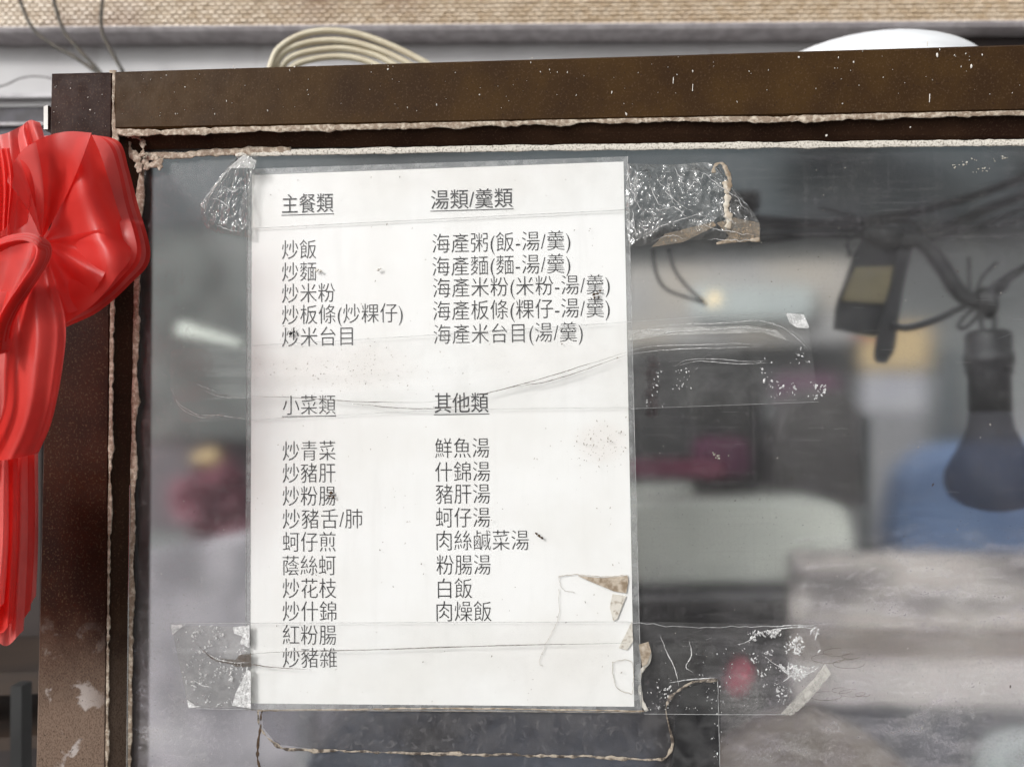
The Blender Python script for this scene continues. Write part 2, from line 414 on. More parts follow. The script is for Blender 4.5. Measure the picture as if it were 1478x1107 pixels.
for pl, r, lab in (([(20, -30), (34, 15), (50, 45), (78, 66), (110, 84), (150, 112)], .0042, 'dark wire hanging down the tiled wall, leftmost of the three'),
                   ([(70, -30), (80, 10), (92, 45), (112, 70), (140, 100), (150, 112)], .0042, 'dark wire hanging down the tiled wall, middle of the three'),
                   ([(152, -30), (147, 10), (147, 45), (158, 70), (178, 105)], .0040, 'dark wire hanging straight down the tiled wall, nearest the hose')):
    o = MB().tube([at(p.x, p.y, 1.24) for p in resample(pl, 30)], r, 8).build('hanging_wire', M_wire, None, True)
    tag(o, lab, 'wire', 'wires hanging on the wall')
o = MB().tube([at(p.x, p.y, 1.3) for p in resample([(-60, 128), (0, 125), (30, 113), (60, 111), (110, 122)], 24)], .0018, 8).build('hanging_wire', M_wireg, None, True)
tag(o, 'thin grey wire sagging across the pale wall beside the cabinet corner', 'wire')

# dark stall corner at lower left, behind the cabinet
M_brnwood = plain('brown_wood', (.035, .02, .012), (.018, .011, .008), scale=14, rough=.6, bump=.2, stretch=(.3, 1, 2))
M_blk = plain('black_paint', (.012, .012, .012), (.02, .02, .02), scale=20, rough=.5, bump=0)
scr = quad_slab([(-500, 1500), (56, 1500), (60, 420), (-500, 420)], .95, .02).build('shade_sheet', M_dark)  # near-black sheet, the shade of the dark room put into its colour
tag(scr, kind='structure')
rack = empty('wooden_shelf', (0, 0, 0))
for q in ([(-300, 985), (70, 968), (70, 1000), (-300, 1018)], [(-300, 1085), (70, 1060), (70, 1078), (-300, 1106)]):
    quad_slab(q, .62, .2).build('shelf_board', M_brnwood, rack)
quad_slab([(14, 1300), (30, 1300), (31, 990), (15, 990)], .55, .02).build('leg', M_blk, rack)
quad_slab([(-60, 1300), (-42, 1300), (-41, 930), (-59, 930)], .8, .02).build('leg', M_blk, rack)
rebase(rack, at(20, 1300, .6)); tag(rack, 'dim brown wooden shelf with a black leg in the dark lower left corner', 'shelf')

# ---------------------------------------------------------------- the cabinet
cab = empty('display_cabinet', (0, 0, 0))
YF, YI = -.012, -.002          # outer face of the frame, foot of the glazing strip
def slab3(front, back, name, mat, bev=.0012):
    """a block with a small chamfer round its front face"""
    c = sum(front, Vector())/len(front)
    n = len(front); ins = []
    for i in range(n):
        p, a, b = front[i], front[i-1], front[(i+1) % n]
        ins.append(p+((a-p).normalized()+(b-p).normalized())*bev)
    mid = [v+Vector((0, bev, 0)) for v in front]
    mb = MB(); mb.add(ins+mid+back, [tuple(range(n-1, -1, -1))]+[(i, (i+1) % n, n+(i+1) % n, n+i) for i in range(n)]
           + [(n+i, n+(i+1) % n, 2*n+(i+1) % n, 2*n+i) for i in range(n)]+[tuple(range(2*n, 3*n))])
    return mb.build(name, mat, cab)
post = [at(44, 1400, YF), at(150, 1400, YF), at(163, 103.5, YF), at(73, 105.5, YF)]
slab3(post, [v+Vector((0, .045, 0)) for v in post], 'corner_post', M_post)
rail = [at(164, 187, YF), at(1700, 156, YF), at(1700, 57, YF), at(164, 103, YF)]
slab3(rail, [v+Vector((0, .045, 0)) for v in rail], 'top_rail', M_frame)
# glazing strips: sloping from the frame face back to the glass
e1 = [at(151, 1400, YF+.002), at(164, 188, YF+.002)]; e2 = [at(182, 1400, YI), at(201, 216, YI)]
MB().add([e1[0], e2[0], e2[1], e1[1], e1[0]+Vector((0, .02, 0)), e2[0]+Vector((0, .006, 0)), e2[1]+Vector((0, .006, 0)), e1[1]+Vector((0, .02, 0))],
    [(0, 1, 2, 3), (0, 4, 5, 1), (1, 5, 6, 2), (3, 2, 6, 7)]).build('glazing_strip', M_strip, cab)
f1 = [at(164, 188, YF+.002), at(1700, 157, YF+.002)]; f2 = [at(201, 216, YI), at(1700, 198, YI)]
MB().add([f1[0], f2[0], f2[1], f1[1], f1[0]+Vector((0, .02, 0)), f2[0]+Vector((0, .006, 0)), f2[1]+Vector((0, .006, 0)), f1[1]+Vector((0, .02, 0))],
    [(0, 1, 2, 3), (0, 4, 5, 1), (1, 5, 6, 2), (3, 2, 6, 7)]).build('glazing_strip', M_strip, cab)

def bead(pxs, y, rpx, wob=1.4, seed=0, mat=M_caulk, n=None, name='sealant_bead', parent=None, flat=.2, var=.5, sag=0):
    pp = resample(pxs, n or max(30, int(sum(math.hypot(a[0]-b[0], a[1]-b[1]) for a, b in zip(pxs, pxs[1:]))/4)))
    pts = []; rad = []
    for i, p in enumerate(pp):
        q = i*4.
        k = ns(q/37., seed, 1)*wob+ns(q/17., seed, 5)*wob*.35
        t = (pp[min(i+1, len(pp)-1)]-pp[max(0, i-1)]).normalized(); nrm = Vector((-t.y, t.x, 0))
        p2 = p+nrm*k; pts.append(at(p2.x, p2.y, y(i/(len(pp)-1)) if callable(y) else y))
        lump = max(0, ns(q/23., seed, 9))
        rad.append(.00038*rpx*1.05*max(.12, 1+var*1.2*ns(q/47., seed, 3)+var*.9*ns(q/9., seed, 12)+lump*var*.8))
    return MB().tube(pts, rad, 10, flat).build(name, mat, parent or cab, True)
bead([(163, 102), (160, 150), (163, 178), (166, 190), (161, 300), (160, 420), (158, 560), (156, 700), (153, 860), (152, 1000), (151, 1120), (150, 1180)], YF+.001, 5.6, 1.6, 1)
bead([(165, 186), (200, 192), (400, 186), (620, 181), (800, 176), (1000, 171), (1120, 173), (1250, 168), (1478, 162), (1560, 160)], YF+.001, 4.6, 2.0, 2)
bead([(207, 222), (201, 300), (197, 420), (194, 560), (191, 700), (188, 860), (186, 1000), (184, 1120), (183, 1180)], YI-.001, 5.2, 1.3, 3)
bead([(205, 226), (260, 224), (340, 219), (420, 217)], YI-.001, 5.0, 1.6, 4)
bead([(340, 222), (500, 219), (700, 215), (900, 212.5), (1100, 210), (1300, 208), (1478, 206), (1560, 205)], YI-.001, 4.6, .7, 5, M_caulkw, var=.25)
bead([(186, 196), (184, 206), (188, 218), (198, 230), (202, 250)], YI-.003, 4.5, 2.0, 6, var=.9)
bead([(166, 184), (176, 192), (192, 195), (203, 198)], YI-.006, 4.2, 2.5, 7, var=.9)
bead([(200, 236), (214, 239), (228, 236), (236, 228)], YI-.002, 5.0, 2.5, 8, var=.9)
bead([(204, 200), (207, 212), (205, 226)], YI-.004, 3.4, 2.0, 12, var=.9)
bead([(212, 228), (224, 230), (232, 240), (228, 244)], YI-.002, 3.4, 2.0, 15, var=.9)
# bright metal lip along the vertical strip, low down
MB().tube([at(182.5, 1180, YI-.0015), at(184, 1000, YI-.0015), at(187.5, 700, YI-.0015)], .00035, 6).build('metal_lip', plain('bare_metal', (.6, .6, .58), (.5, .5, .5), rough=.25, metal=.9, bump=0), cab)
glass_poly = [at(176, 1400, 0), at(1750, 1400, 0), at(1750, 196, 0), at(196, 210, 0)]
m_gb, nt_ = newmat('glass_back'); N_ = NT(nt_); rb_ = N_.n('BsdfRefraction', Roughness=.22, IOR=1.3); N_.out(rb_.outputs[0])
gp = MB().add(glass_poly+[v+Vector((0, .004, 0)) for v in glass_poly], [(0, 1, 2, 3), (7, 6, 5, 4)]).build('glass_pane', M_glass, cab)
gp.data.materials.append(m_gb); gp.data.polygons[1].material_index = 1
# specks of paint on the frame
mb = MB()
def fleck(mb, px, py, y, r, el=1.0, ang=0.0, th=.0002):
    c = at(px, py, y); n = 6; ring = []
    for k in range(n):
        a = 2*PI*k/n; rr = r*random.uniform(.6, 1.2)
        x, z = math.cos(a)*rr, math.sin(a)*rr*el
        ring.append(c+Vector((x*math.cos(ang)-z*math.sin(ang), 0, x*math.sin(ang)+z*math.cos(ang))))
    top = [c+(v-c)*.6+Vector((0, -th, 0)) for v in ring]
    mb.add(ring+top, [tuple(range(2*n-1, n-1, -1))]+[(n+i, n+(i+1) % n, (i+1) % n, i) for i in range(n)])
known = [(102, 128, 3), (127, 141, 3), (130, 159, 4), (78, 162, 2.5), (267, 126, 3), (445, 115, 2.5), (445, 137, 2.5), (425, 97, 4), (560, 100, 5), (692, 137, 3.5), (883, 134, 3), (972, 115, 3), (1000, 103, 3),
         (1153, 83, 4), (1232, 90, 4), (1275, 112, 3), (1353, 80, 4), (1402, 96, 4), (1193, 196, 5), (1314, 184, 4), (1216, 150, 3), (1342, 142, 3), (904, 165, 4), (240, 109, 3), (337, 96, 3), (768, 84, 3)]
for x, y, r in known: fleck(mb, x, y, YF-.0001, r*.00014, random.choice((1, 1, 2.2)), random.uniform(-.3, .3))
for k in range(110):
    x = random.uniform(170, 1478); y0 = 100-34*(x-170)/1308
    fleck(mb, x, y0+random.uniform(2, 72)**1, YF-.0001, random.uniform(.00012, .0003), random.choice((1, 1, 2.5)), random.uniform(-.4, .4))
for k in range(14):
    fleck(mb, random.uniform(78, 155), random.uniform(115, 185), YF-.0001, random.uniform(.00012, .0003))
tag(mb.build('paint_fleck', M_speck, cab), kind='stuff')
mb = MB()
for x0, x1, y0, y1 in ((1110, 1116, 70, 76), ): pass
for (x, y, l) in ((972, 112, 9), (1000, 122, 10), (1342, 136, 12), (1339, 60, 7)):
    mb.tube([at(x, y, YF-.0002), at(x-.5, y+l, YF-.0002)], .0002, 5)
tag(mb.build('paint_drip', M_speck, cab), kind='stuff')
# cabinet body behind the glass: floor, back panel, side
M_back = plain('back_panel_paint', (.24, .25, .25), (.19, .2, .2), scale=5, rough=.8, bump=0)
YB = .62
quad_slab([(120, 960), (1478+180, 930), (1478+180, 150), (120, 180)], YB, .012).build('back_panel', M_back, cab)
M_steel = plain('steel_floor', (.34, .33, .34), (.26, .25, .26), scale=12, rough=.4, metal=.3, bump=.1)
fz = at(700, 1750, .05).z
MB().box((.17, .32, fz-.01), (.36, .31, .008)).build('cabinet_floor', M_steel, cab)
rebase(cab, (.17, .3, fz-.02))
tag(cab, 'brown metal framed glass display cabinet with beads of old sealant round the dusty pane', 'cabinet')

# ---------------------------------------------------------------- inside the cabinet: solid stand-ins, mostly made up for street reflections in the pane
def soft_mat(name, c1, c2=None, **kw): return plain(name, c1, c2, bump=0, rough=kw.pop('rough', .7), **kw)
def inside(name, pxs, y, depth, mat, label, cat, parts=None, rnd=0, group=None, kind=None):
    if rnd:
        n = len(pxs); q = []
        for i in range(n):
            p, a, b = Vector(pxs[i]), Vector(pxs[i-1]), Vector(pxs[(i+1) % n])
            ra = min(rnd, (a-p).length*.45); rb = min(rnd, (b-p).length*.45)
            s_, e_ = p+(a-p).normalized()*ra, p+(b-p).normalized()*rb
            for k in range(6):
                t = k/5; q.append(((1-t)**2*s_+2*t*(1-t)*p+t*t*e_))
        pxs = q
    f = [at(a, b, y) for a, b in pxs]
    c = sum(f, Vector())/len(f)
    bev = .006; n = len(f)
    ins = [c+(v-c)*(1-bev/max(.01, (v-c).length)) for v in f]
    mid = [v+Vector((0, bev, 0)) for v in f]; bk = [v+Vector((0, depth, 0)) for v in f]
    mb = MB(); mb.add(ins+mid+bk, [tuple(range(n-1, -1, -1))]+[(i, (i+1) % n, n+(i+1) % n, n+i) for i in range(n)]
           + [(n+i, n+(i+1) % n, 2*n+(i+1) % n, 2*n+i) for i in range(n)]+[tuple(range(2*n, 3*n))])
    if label:
        o = mb.build(name, mat); tag(o, label, cat, group, kind)
    else: o = mb.build(name, mat, parts)
    return o
R_ = lambda x0, y0, x1, y1: [(x0, y1), (x1, y1), (x1, y0), (x0, y0)]
m_white = soft_mat('white_plastic', (.80, .82, .75), (.68, .70, .64), scale=12)
m_blk = soft_mat('black_inside', (.012, .014, .014), (.02, .02, .02), scale=12)
m_teal = soft_mat('dark_teal', (.055, .068, .075), (.075, .085, .09), scale=6)
m_grey = soft_mat('mid_grey', (.25, .25, .26), (.2, .2, .21), scale=9)
m_tan = soft_mat('tan_card', (.50, .37, .2), (.42, .32, .18), scale=12)
m_band = soft_mat('beige_band', (.36, .33, .29), (.3, .3, .3), scale=9)
m_pale = soft_mat('pale_green_grey', (.42, .46, .45), (.34, .37, .37), scale=12)
m_pink = soft_mat('pink_cloth', (.26, .06, .11), (.18, .04, .08), scale=16)
m_mag = soft_mat('magenta_cloth', (.13, .02, .07), (.08, .015, .05), scale=16)
m_blue = soft_mat('blue_plastic', (.17, .26, .45), (.11, .17, .30), scale=10)
m_redc = soft_mat('red_card', (.5, .06, .1), (.5, .15, .12), scale=20)
m_brown = soft_mat('brown_paper', (.22, .18, .15), (.18, .15, .13), scale=12)
m_slate = soft_mat('slate', (.13, .135, .15), (.10, .105, .12), scale=12)
m_yel = soft_mat('mustard', (.19, .155, .09), (.14, .12, .07), scale=20)

inside('upper_standin', [(190, 330), (1600, 318), (1600, 160), (190, 190)], .56, .02, m_teal, 'dark slate panel along the top inside, added in place of a reflection', 'panel')
inside('signboard_standin', [(905, 500), (1240, 495), (1240, 372), (905, 384)], .52, .02, m_band, 'dim beige board right of the paper, standing in for a reflected signboard', 'board')
inside('pale_standin', R_(1000, 412, 1180, 462), .50, .015, m_pale, 'made-up pale green grey shape below the beige board, in place of a reflection', 'packet', rnd=16)
inside('silhouette_standin', [(905, 735), (1150, 735), (1110, 610), (1090, 500), (905, 496)], .40, .03, m_blk, 'made-up dark shape right of the menu, standing in for a mirrored silhouette', 'cloth', rnd=30)
inside('black_standin', [(1005, 720), (1100, 720), (1098, 580), (1072, 545), (1020, 545), (1004, 580)], .27, .03, m_blk, 'black bottle shape behind the middle tape, made up in place of a reflection', 'bottle', rnd=20)
inside('grey_upright_standin', R_(958, 535, 995, 640), .44, .03, m_grey, 'made-up grey upright left of the black bottle shape, in place of a reflection', 'tube', rnd=10)
inside('magenta_standin', R_(1005, 632, 1085, 690), .24, .02, m_mag, 'made-up dark magenta shape below the bottle shape, in place of a reflection', 'bag', rnd=18)
inside('pink_standin', R_(905, 664, 1050, 690), .23, .02, m_pink, 'made-up dull pink shape above the white block, in place of a reflection', 'bag', rnd=12)
inside('white_standin', [(905, 848), (1235, 840), (1242, 790), (1228, 733), (1190, 722), (905, 727)], .20, .16, m_white, 'made-up large white block beside the menu, in place of a reflection', 'box', rnd=22)
inside('black_bar_standin', [(905, 903), (1300, 900), (1300, 842), (905, 850)], .18, .02, m_blk, 'made-up black bar below the white block, in place of a reflection', 'shelf')
inside('grey_strip_standin', [(905, 868), (1140, 862), (1140, 856), (905, 861)], .175, .004, m_grey, 'narrow grey strip along the black bar, made up in place of a reflection', 'strip')
inside('grey_silhouette_standin', [(1110, 735), (1258, 735), (1256, 600), (1220, 560), (1150, 560), (1118, 620)], .26, .03, soft_mat('dim_brown_grey', (.10, .095, .095), (.075, .07, .07), scale=12), 'dim grey rounded shape beside the grey block, standing in for a mirrored silhouette', 'bundle', rnd=34)
inside('grey_standin', [(1256, 800), (1600, 800), (1600, 590), (1256, 596)], .50, .04, m_grey, 'plain grey block left of the hanging bulb, added in place of a reflection', 'block')
inside('blue_standin', [(1295, 806), (1620, 806), (1620, 640), (1360, 642), (1312, 676), (1296, 740)], .34, .04, m_blue, 'made-up blurred blue block below the hanging bulb, in place of a reflection', 'crate', rnd=26)
inside('tan_card', R_(1248, 468, 1346, 536), .50, .01, m_tan, 'made-up tan card with a red corner, in place of a reflection', 'card')
inside('pale_card_standin', R_(1248, 538, 1352, 598), .50, .01, soft_mat('pale_card_standin', (.38, .38, .4), (.3, .3, .34), scale=20), 'made-up pale grey card right below the tan card, in place of a reflection', 'card')
inside('red_standin', R_(1244, 458, 1282, 484), .49, .006, m_redc, 'made-up red tag at the top left of the tan card, in place of a reflection', 'tag', rnd=6)
inside('upright_standin', R_(1352, 500, 1392, 640), .48, .02, m_teal, 'made-up dark upright right of the tan card, in place of a reflection', 'post')
inside('purple_standin', [(1120, 590), (1215, 590), (1215, 540), (1120, 540)], .465, .01, soft_mat('dim_purple', (.12, .05, .09), (.08, .04, .07), scale=18), 'made-up dim purple shape at the right end of the middle tape, in place of a reflection', 'packet', rnd=16)
inside('dark_divider', R_(1250, 598, 1257, 930), .19, .006, m_teal, 'thin dark upright divider at the corner of the white box', 'divider')
inside('crimson_standin', [(1050, 1005), (1078, 1010), (1095, 975), (1085, 958), (1065, 965)], .12, .02, soft_mat('crimson', (.45, .03, .08), (.3, .02, .06), scale=40), 'made-up small crimson shape behind the bottom tape, in place of a reflection', 'bundle', rnd=12)
inside('shade_filler', [(905, 1200), (1150, 1200), (1150, 903), (905, 905)], .19, .02, m_blk, 'black filler block low behind the glass, its colour standing in for shade', 'box')  # black filler, the dark of the void put into its colour
inside('brown_standin', [(980, 1200), (1400, 1200), (1310, 1107), (1250, 1062), (1170, 1026), (1095, 1052), (1010, 1107)], .10, .02, m_brown, 'made-up brown shape with rounded top at the bottom edge, in place of a reflection', 'bag', rnd=22)
inside('pale_bar_standin', [(1150, 1016), (1600, 1022), (1600, 955), (1150, 958)], .14, .02, soft_mat('pale_bar_standin', (.68, .62, .60), (.60, .55, .54), scale=10), 'made-up long pale bar low on the right, in place of a reflection', 'tray')
inside('mottled_standin', [(1145, 908), (1600, 915), (1600, 803), (1150, 800)], .165, .02, soft_mat('mottled', (.62, .56, .53), (.24, .22, .22), scale=22, stretch=(.6, 1, 1.6), detail=6), 'made-up mottled grey slab above the pale bar, in place of a reflection', 'sack', rnd=10)
inside('brown_board_standin', [(1145, 952), (1600, 956), (1600, 914), (1145, 910)], .15, .01, soft_mat('brown_board_standin', (.32, .28, .25), (.24, .2, .18), scale=14), 'made-up brown grey board between the mottled slab and the pale bar, in place of a reflection', 'board')
inside('corner_standin', [(1425, 1200), (1600, 1200), (1600, 1075), (1500, 1062), (1450, 1070), (1428, 1110)], .09, .02, m_pale, 'made-up pale rounded shape at the lower right corner, in place of a reflection', 'bag', rnd=24)
# left of the paper
inside('grey_sheet_standin', [(200, 640), (380, 640), (380, 330), (200, 330)], .40, .02, soft_mat('greenish_grey', (.13, .14, .135), (.06, .068, .066), scale=26), 'greenish grey sheet left of the paper, added in place of a reflection', 'sheet')
inside('slant_standin', [(250, 482), (356, 502), (356, 494), (256, 462)], .20, .008, soft_mat('white_tube', (.75, .8, .74), (.65, .7, .64), scale=30), 'slanting pale bar left of the paper, made up in place of a reflection', 'tube')
inside('mauve_standin', [(200, 770), (400, 770), (400, 560), (300, 545), (200, 560)], .46, .03, soft_mat('dim_mauve', (.13, .115, .125), (.09, .08, .09), scale=14), 'made-up dim mauve shape left of the paper, in place of a reflection', 'cloth', rnd=30)
fl = empty('artificial_flower', (0, 0, 0))
m_pet = soft_mat('pink_petal', (.34, .13, .17), (.22, .09, .12), scale=60)
for k in range(24):
    cx, cy = 318+random.uniform(-46, 46), 722+random.uniform(-60, 60); c = at(cx, cy, .42+random.uniform(-.02, .02))
    q = Vector((random.uniform(-.7, .7), -1, random.uniform(-.5, .7))).normalized()
    rr = random.uniform(.010, .018)
    MB().lathe(c, [(.001, 0), (rr*.6, .003), (rr, .010), (rr*1.08, .016), (rr*.9, .012), (rr*.5, .005), (.0005, .002)], 14, q).build('petal', m_pet, fl, True)
for k in range(6):
    c = at(298+random.uniform(-14, 26), 650+random.uniform(-12, 16), .29)
    MB().lathe(c, [(.0005, -.004), (.004, -.003), (.007, .001), (.004, .005), (.0005, .006)], 10, Vector((.1, -1, .2)).normalized()).build('petal', m_tan, fl, True)
rebase(fl, at(310, 790, .3)); tag(fl, 'pink and yellow artificial flower blurred behind the glass left of the paper', 'flower')
inside('mauve_low_standin', [(190, 1200), (900, 1200), (900, 1040), (380, 1000), (380, 765), (196, 800)], .22, .03, soft_mat('mauve_grey', (.34, .325, .35), (.16, .155, .17), scale=20), 'made-up mauve grey slab at the lower left, in place of a reflection', 'tray', rnd=10)
inside('navy_standin', [(420, 1200), (960, 1200), (960, 1020), (540, 1020), (440, 1100)], .12, .05, soft_mat('navy_grey', (.10, .115, .15), (.02, .02, .025), scale=14), 'made-up dark navy block below the menu, in place of a reflection', 'box')
inside('pale_upright_standin', R_(425, 1022, 452, 1200), .18, .01, m_grey, 'made-up pale upright below the menu, in place of a reflection', 'stick')
bs = empty('beaded_strand', (0, 0, 0))
for q in range(9):
    MB().lathe(at(941+2*math.sin(q*2.1), 520+q*9.5, .06), [(.0003, -.003), (.0034, -.0015), (.0042, 0), (.0034, .0015), (.0003, .003)], 12).build('bead', soft_mat('dark_bead', (.03, .012, .014), (.05, .02, .02), scale=90, rough=.4) if q == 0 else bpy.data.materials['dark_bead'], bs, True)
rebase(bs, at(941, 605, .06)); tag(bs, 'string of small dark red beads behind the middle tape close to the menu', 'bead string')
inside('slate_standin', [(1150, 1300), (1700, 1300), (1700, 1020), (1150, 1014)], .15, .02, soft_mat('slate_low', (.15, .155, .175), (.11, .115, .13), scale=12), 'slate grey panel along the bottom right, added in place of a reflection', 'panel')
# small lit lamp far inside
o = MB().lathe(at(1030, 432, .38), [(.0005, -.006), (.005, -.004), (.0065, 0), (.005, .004), (.0005, .006)], 14, Vector((0, -1, 0)))
mm, nt = newmat('lit_lamp'); N = NT(nt); em = N.n('Emission', Strength=1.2); em.inputs[0].default_value = (1, .78, .45, 1); N.out(em.outputs[0])
tag(o.build('small_lamp', mm, None, True), 'tiny lit yellow lamp glowing behind the glass right of the menu', 'lamp')

# hanging bulb, its cables and knots, set inside in place of their reflection
YL = .055
m_rub = plain('black_rubber', (.014, .015, .017), (.025, .026, .028), scale=40, rough=.5, bump=.1)
bulb = empty('hanging_bulb', (0, 0, 0))
c = at(1425, 480, YL); k = (at(1426, 480, YL)-c).length
def prof(l): return [(r*k, -z*k) for r, z in l]
MB().lathe(c, prof([(1, -2), (26, -2), (31, 4), (31, 30), (33, 32), (33, 48), (31, 50), (31, 60), (28, 66), (28, 118), (1, 118)]), 32).build('socket', m_rub, bulb, True)
m_bg, nt = newmat('silhouette_bulb'); N = NT(nt)  # dark silhouette of the mirrored bulb put into its colour
p = N.n('BsdfPrincipled', Roughness=.8); p.inputs[0].default_value = (.012, .014, .018, 1); tr = N.n('BsdfTransparent'); tr.inputs[0].default_value = (.8, .8, .85, 1)
N.out(N.mixs(.5, p.outputs[0], tr.outputs[0]))
MB().lathe(c, prof([(27, 118), (30, 140), (40, 165), (54, 190), (63, 208), (64, 226), (56, 246), (38, 258), (15, 264), (.5, 265)]), 32).build('bulb', m_bg, bulb, True)
def cable(pl, r, name='cable', y=YL, parent=None):
    o = MB().tube([at(p.x, p.y, y) for p in resample(pl, 36)], r, 8).build(name, m_rub, parent, True); return o
for pl in ([(1418, 482), (1414, 462), (1418, 440)], [(1432, 482), (1434, 460), (1424, 438)]): cable(pl, 3.2*k, parent=bulb)
for pl, r in (([(1418, 440), (1396, 452), (1382, 470), (1390, 474), (1404, 462), (1414, 446)], 3.5), ([(1424, 440), (1440, 424), (1452, 412), (1446, 406), (1434, 416), (1426, 436)], 3.5),
              ([(1400, 436), (1398, 410), (1397, 372)], 3), ([(1404, 430), (1418, 398), (1438, 380)], 2.6), ([(1408, 432), (1450, 400), (1500, 370)], 3.2), ([(1412, 436), (1460, 402), (1520, 360)], 3)):
    cable(pl, r*k, 'tie', parent=bulb)
blob = MB().lathe(at(1420, 438, YL), [(.5*k, -16*k), (20*k, -8*k), (26*k, 0), (20*k, 9*k), (.5*k, 15*k)], 16, Vector((1, 0, .25)).normalized()).build('knot', m_rub, bulb, True)
cable([(1300, 346), (1330, 352), (1358, 384), (1384, 424), (1410, 438)], 12*k, 'cable', parent=bulb)
cable([(1395, 440), (1350, 462), (1310, 474), (1284, 470)], 5*k, 'cable', parent=bulb)
rebase(bulb, at(1425, 764, YL)); tag(bulb, 'dark bulb in a black rubber socket hanging from knotted cables, set inside in place of its reflection', 'light bulb')
st = empty('hanging_strap', (0, 0, 0))
def ribbonpx(L_, R2, y, mat, name, parent, n=24, dep=.003):
    a = resample(L_, n); b = resample(R2, n); vs = []; fs = []
    for i in range(n):
        p, q = at(a[i].x, a[i].y, y), at(b[i].x, b[i].y, y)
        vs += [p, q, q+Vector((0, dep, 0)), p+Vector((0, dep, 0))]
    for i in range(n-1):
        for k2 in range(4): fs.append((i*4+k2, i*4+(k2+1) % 4, (i+1)*4+(k2+1) % 4, (i+1)*4+k2))
    fs += [(3, 2, 1, 0), (4*n-4, 4*n-3, 4*n-2, 4*n-1)]
    return link(name, vs, fs, mat, parent, False)
ribbonpx([(1252, 338), (1236, 360), (1222, 400), (1208, 440), (1204, 475)], [(1312, 336), (1300, 380), (1284, 430), (1276, 470), (1262, 486)], YL+.01, m_rub, 'strap', st)
ribbonpx([(1236, 386), (1224, 410), (1216, 434)], [(1290, 384), (1284, 410), (1276, 438)], YL+.006, m_yel, 'yellow_label', st)
ribbonpx([(1296, 360), (1284, 420), (1270, 470), (1263, 510), (1266, 522)], [(1318, 352), (1306, 400), (1296, 460), (1290, 505), (1278, 524)], YL+.002, m_rub, 'strap', st)
rebase(st, at(1260, 520, YL)); tag(st, 'black strap with a mustard patch hanging left of the bulb, set inside in place of a reflection', 'strap')
for pl, r, lab in (([(1060, 312), (1110, 318), (1200, 322), (1300, 310), (1400, 285), (1520, 240)], 7, 'thick black cable running along the dark panel behind the glass, upper one'),
                   ([(1060, 336), (1130, 338), (1230, 340), (1330, 335), (1420, 305), (1520, 268)], 6, 'thick black cable running along the dark panel behind the glass, middle one'),
                   ([(1070, 322), (1140, 326), (1220, 318), (1262, 330), (1330, 334), (1440, 292), (1540, 262)], 3.2, 'black cable twisted between the upper and middle cables behind the glass'),
                   ([(1180, 300), (1240, 316), (1300, 332), (1352, 328), (1420, 330), (1520, 300)], 2.8, 'thin black cable dipping through the joint towards the right edge behind the glass'),
                   ([(1080, 352), (1150, 345), (1250, 330), (1330, 350), (1420, 322), (1520, 285)], 3.6, 'black cable crossing the other two behind the glass, lowest one')):
    tag(cable(pl, r*k, 'black_cable', YL+.02), lab, 'cable', 'cables behind the glass')
tag(MB().lathe(at(1285, 342, YL+.005), [(.5*k, -44*k), (10*k, -30*k), (15*k, -12*k), (19*k, 0), (14*k, 12*k), (9*k, 30*k), (.5*k, 40*k)], 14, Vector((1, 0, -.25)).normalized()).build('taped_joint', m_rub, None, True), 'lump of black tape where the cables meet behind the glass', 'cable joint')
for pl, lab in (([(1240, 318), (1262, 330), (1290, 346), (1312, 352)], 'short black tail of tape hanging off the cable joint behind the glass, upper one'),
                ([(1270, 322), (1300, 318), (1322, 322), (1318, 334), (1296, 336)], 'small black loop of cable tie right of the cable joint behind the glass'),
                ([(1226, 345), (1222, 356), (1226, 372)], 'short black cable tie end hanging left of the strap behind the glass')):
    tag(cable(pl, 3.4*k, 'tie_end', YL+.01), lab, 'cable tie')
inside('black_clip', R_(1050, 272, 1100, 300), YL+.03, .02, m_blk, 'small black block on the cables at the end of the crumpled tape', 'clip', rnd=6)
for pl, lab in (([(942, 360), (946, 392), (962, 418), (1005, 434), (1020, 440)], 'thin dark wire looping behind the glass beside the menu, left one'), ([(965, 360), (972, 388), (992, 415), (1016, 436)], 'thin dark wire looping behind the glass beside the menu, right one')):
    tag(cable(pl, 2.4*k, 'thin_wire', YL+.02), lab, 'wire', 'thin wires behind the glass')

# ---------------------------------------------------------------- the laminated menu
menu = empty('laminated_menu', (0, 0, 0))
PH = .0137; RY = Matrix.Rotation(-PH, 3, 'Y')
PYP, PYT, PYL = -.0016, -.00185, -.0021
def pz(u, v, y): q = RY @ Vector((u, 0, v)); return Vector((q.x, y, q.z))
pc = [at(360.5, 1015, PYP), at(915.5, 1019.5, PYP), at(900, 233.5, PYP), at(363.5, 253, PYP)]
n = 24; vs = []; fs = []
for j in range(n+1):
    for i in range(n+1):
        u, v = i/n, j/n
        p = pc[0].lerp(pc[1], u).lerp(pc[3].lerp(pc[2], u), v); vs.append(p)
for j in range(n):
    for i in range(n): q = j*(n+1)+i; fs.append((q, q+1, q+n+2, q+n+1))
sheet = link('paper', vs, fs, M_paper, menu)
sm = sheet.modifiers.new('thickness', 'SOLIDIFY'); sm.thickness = .0003; sm.offset = -1
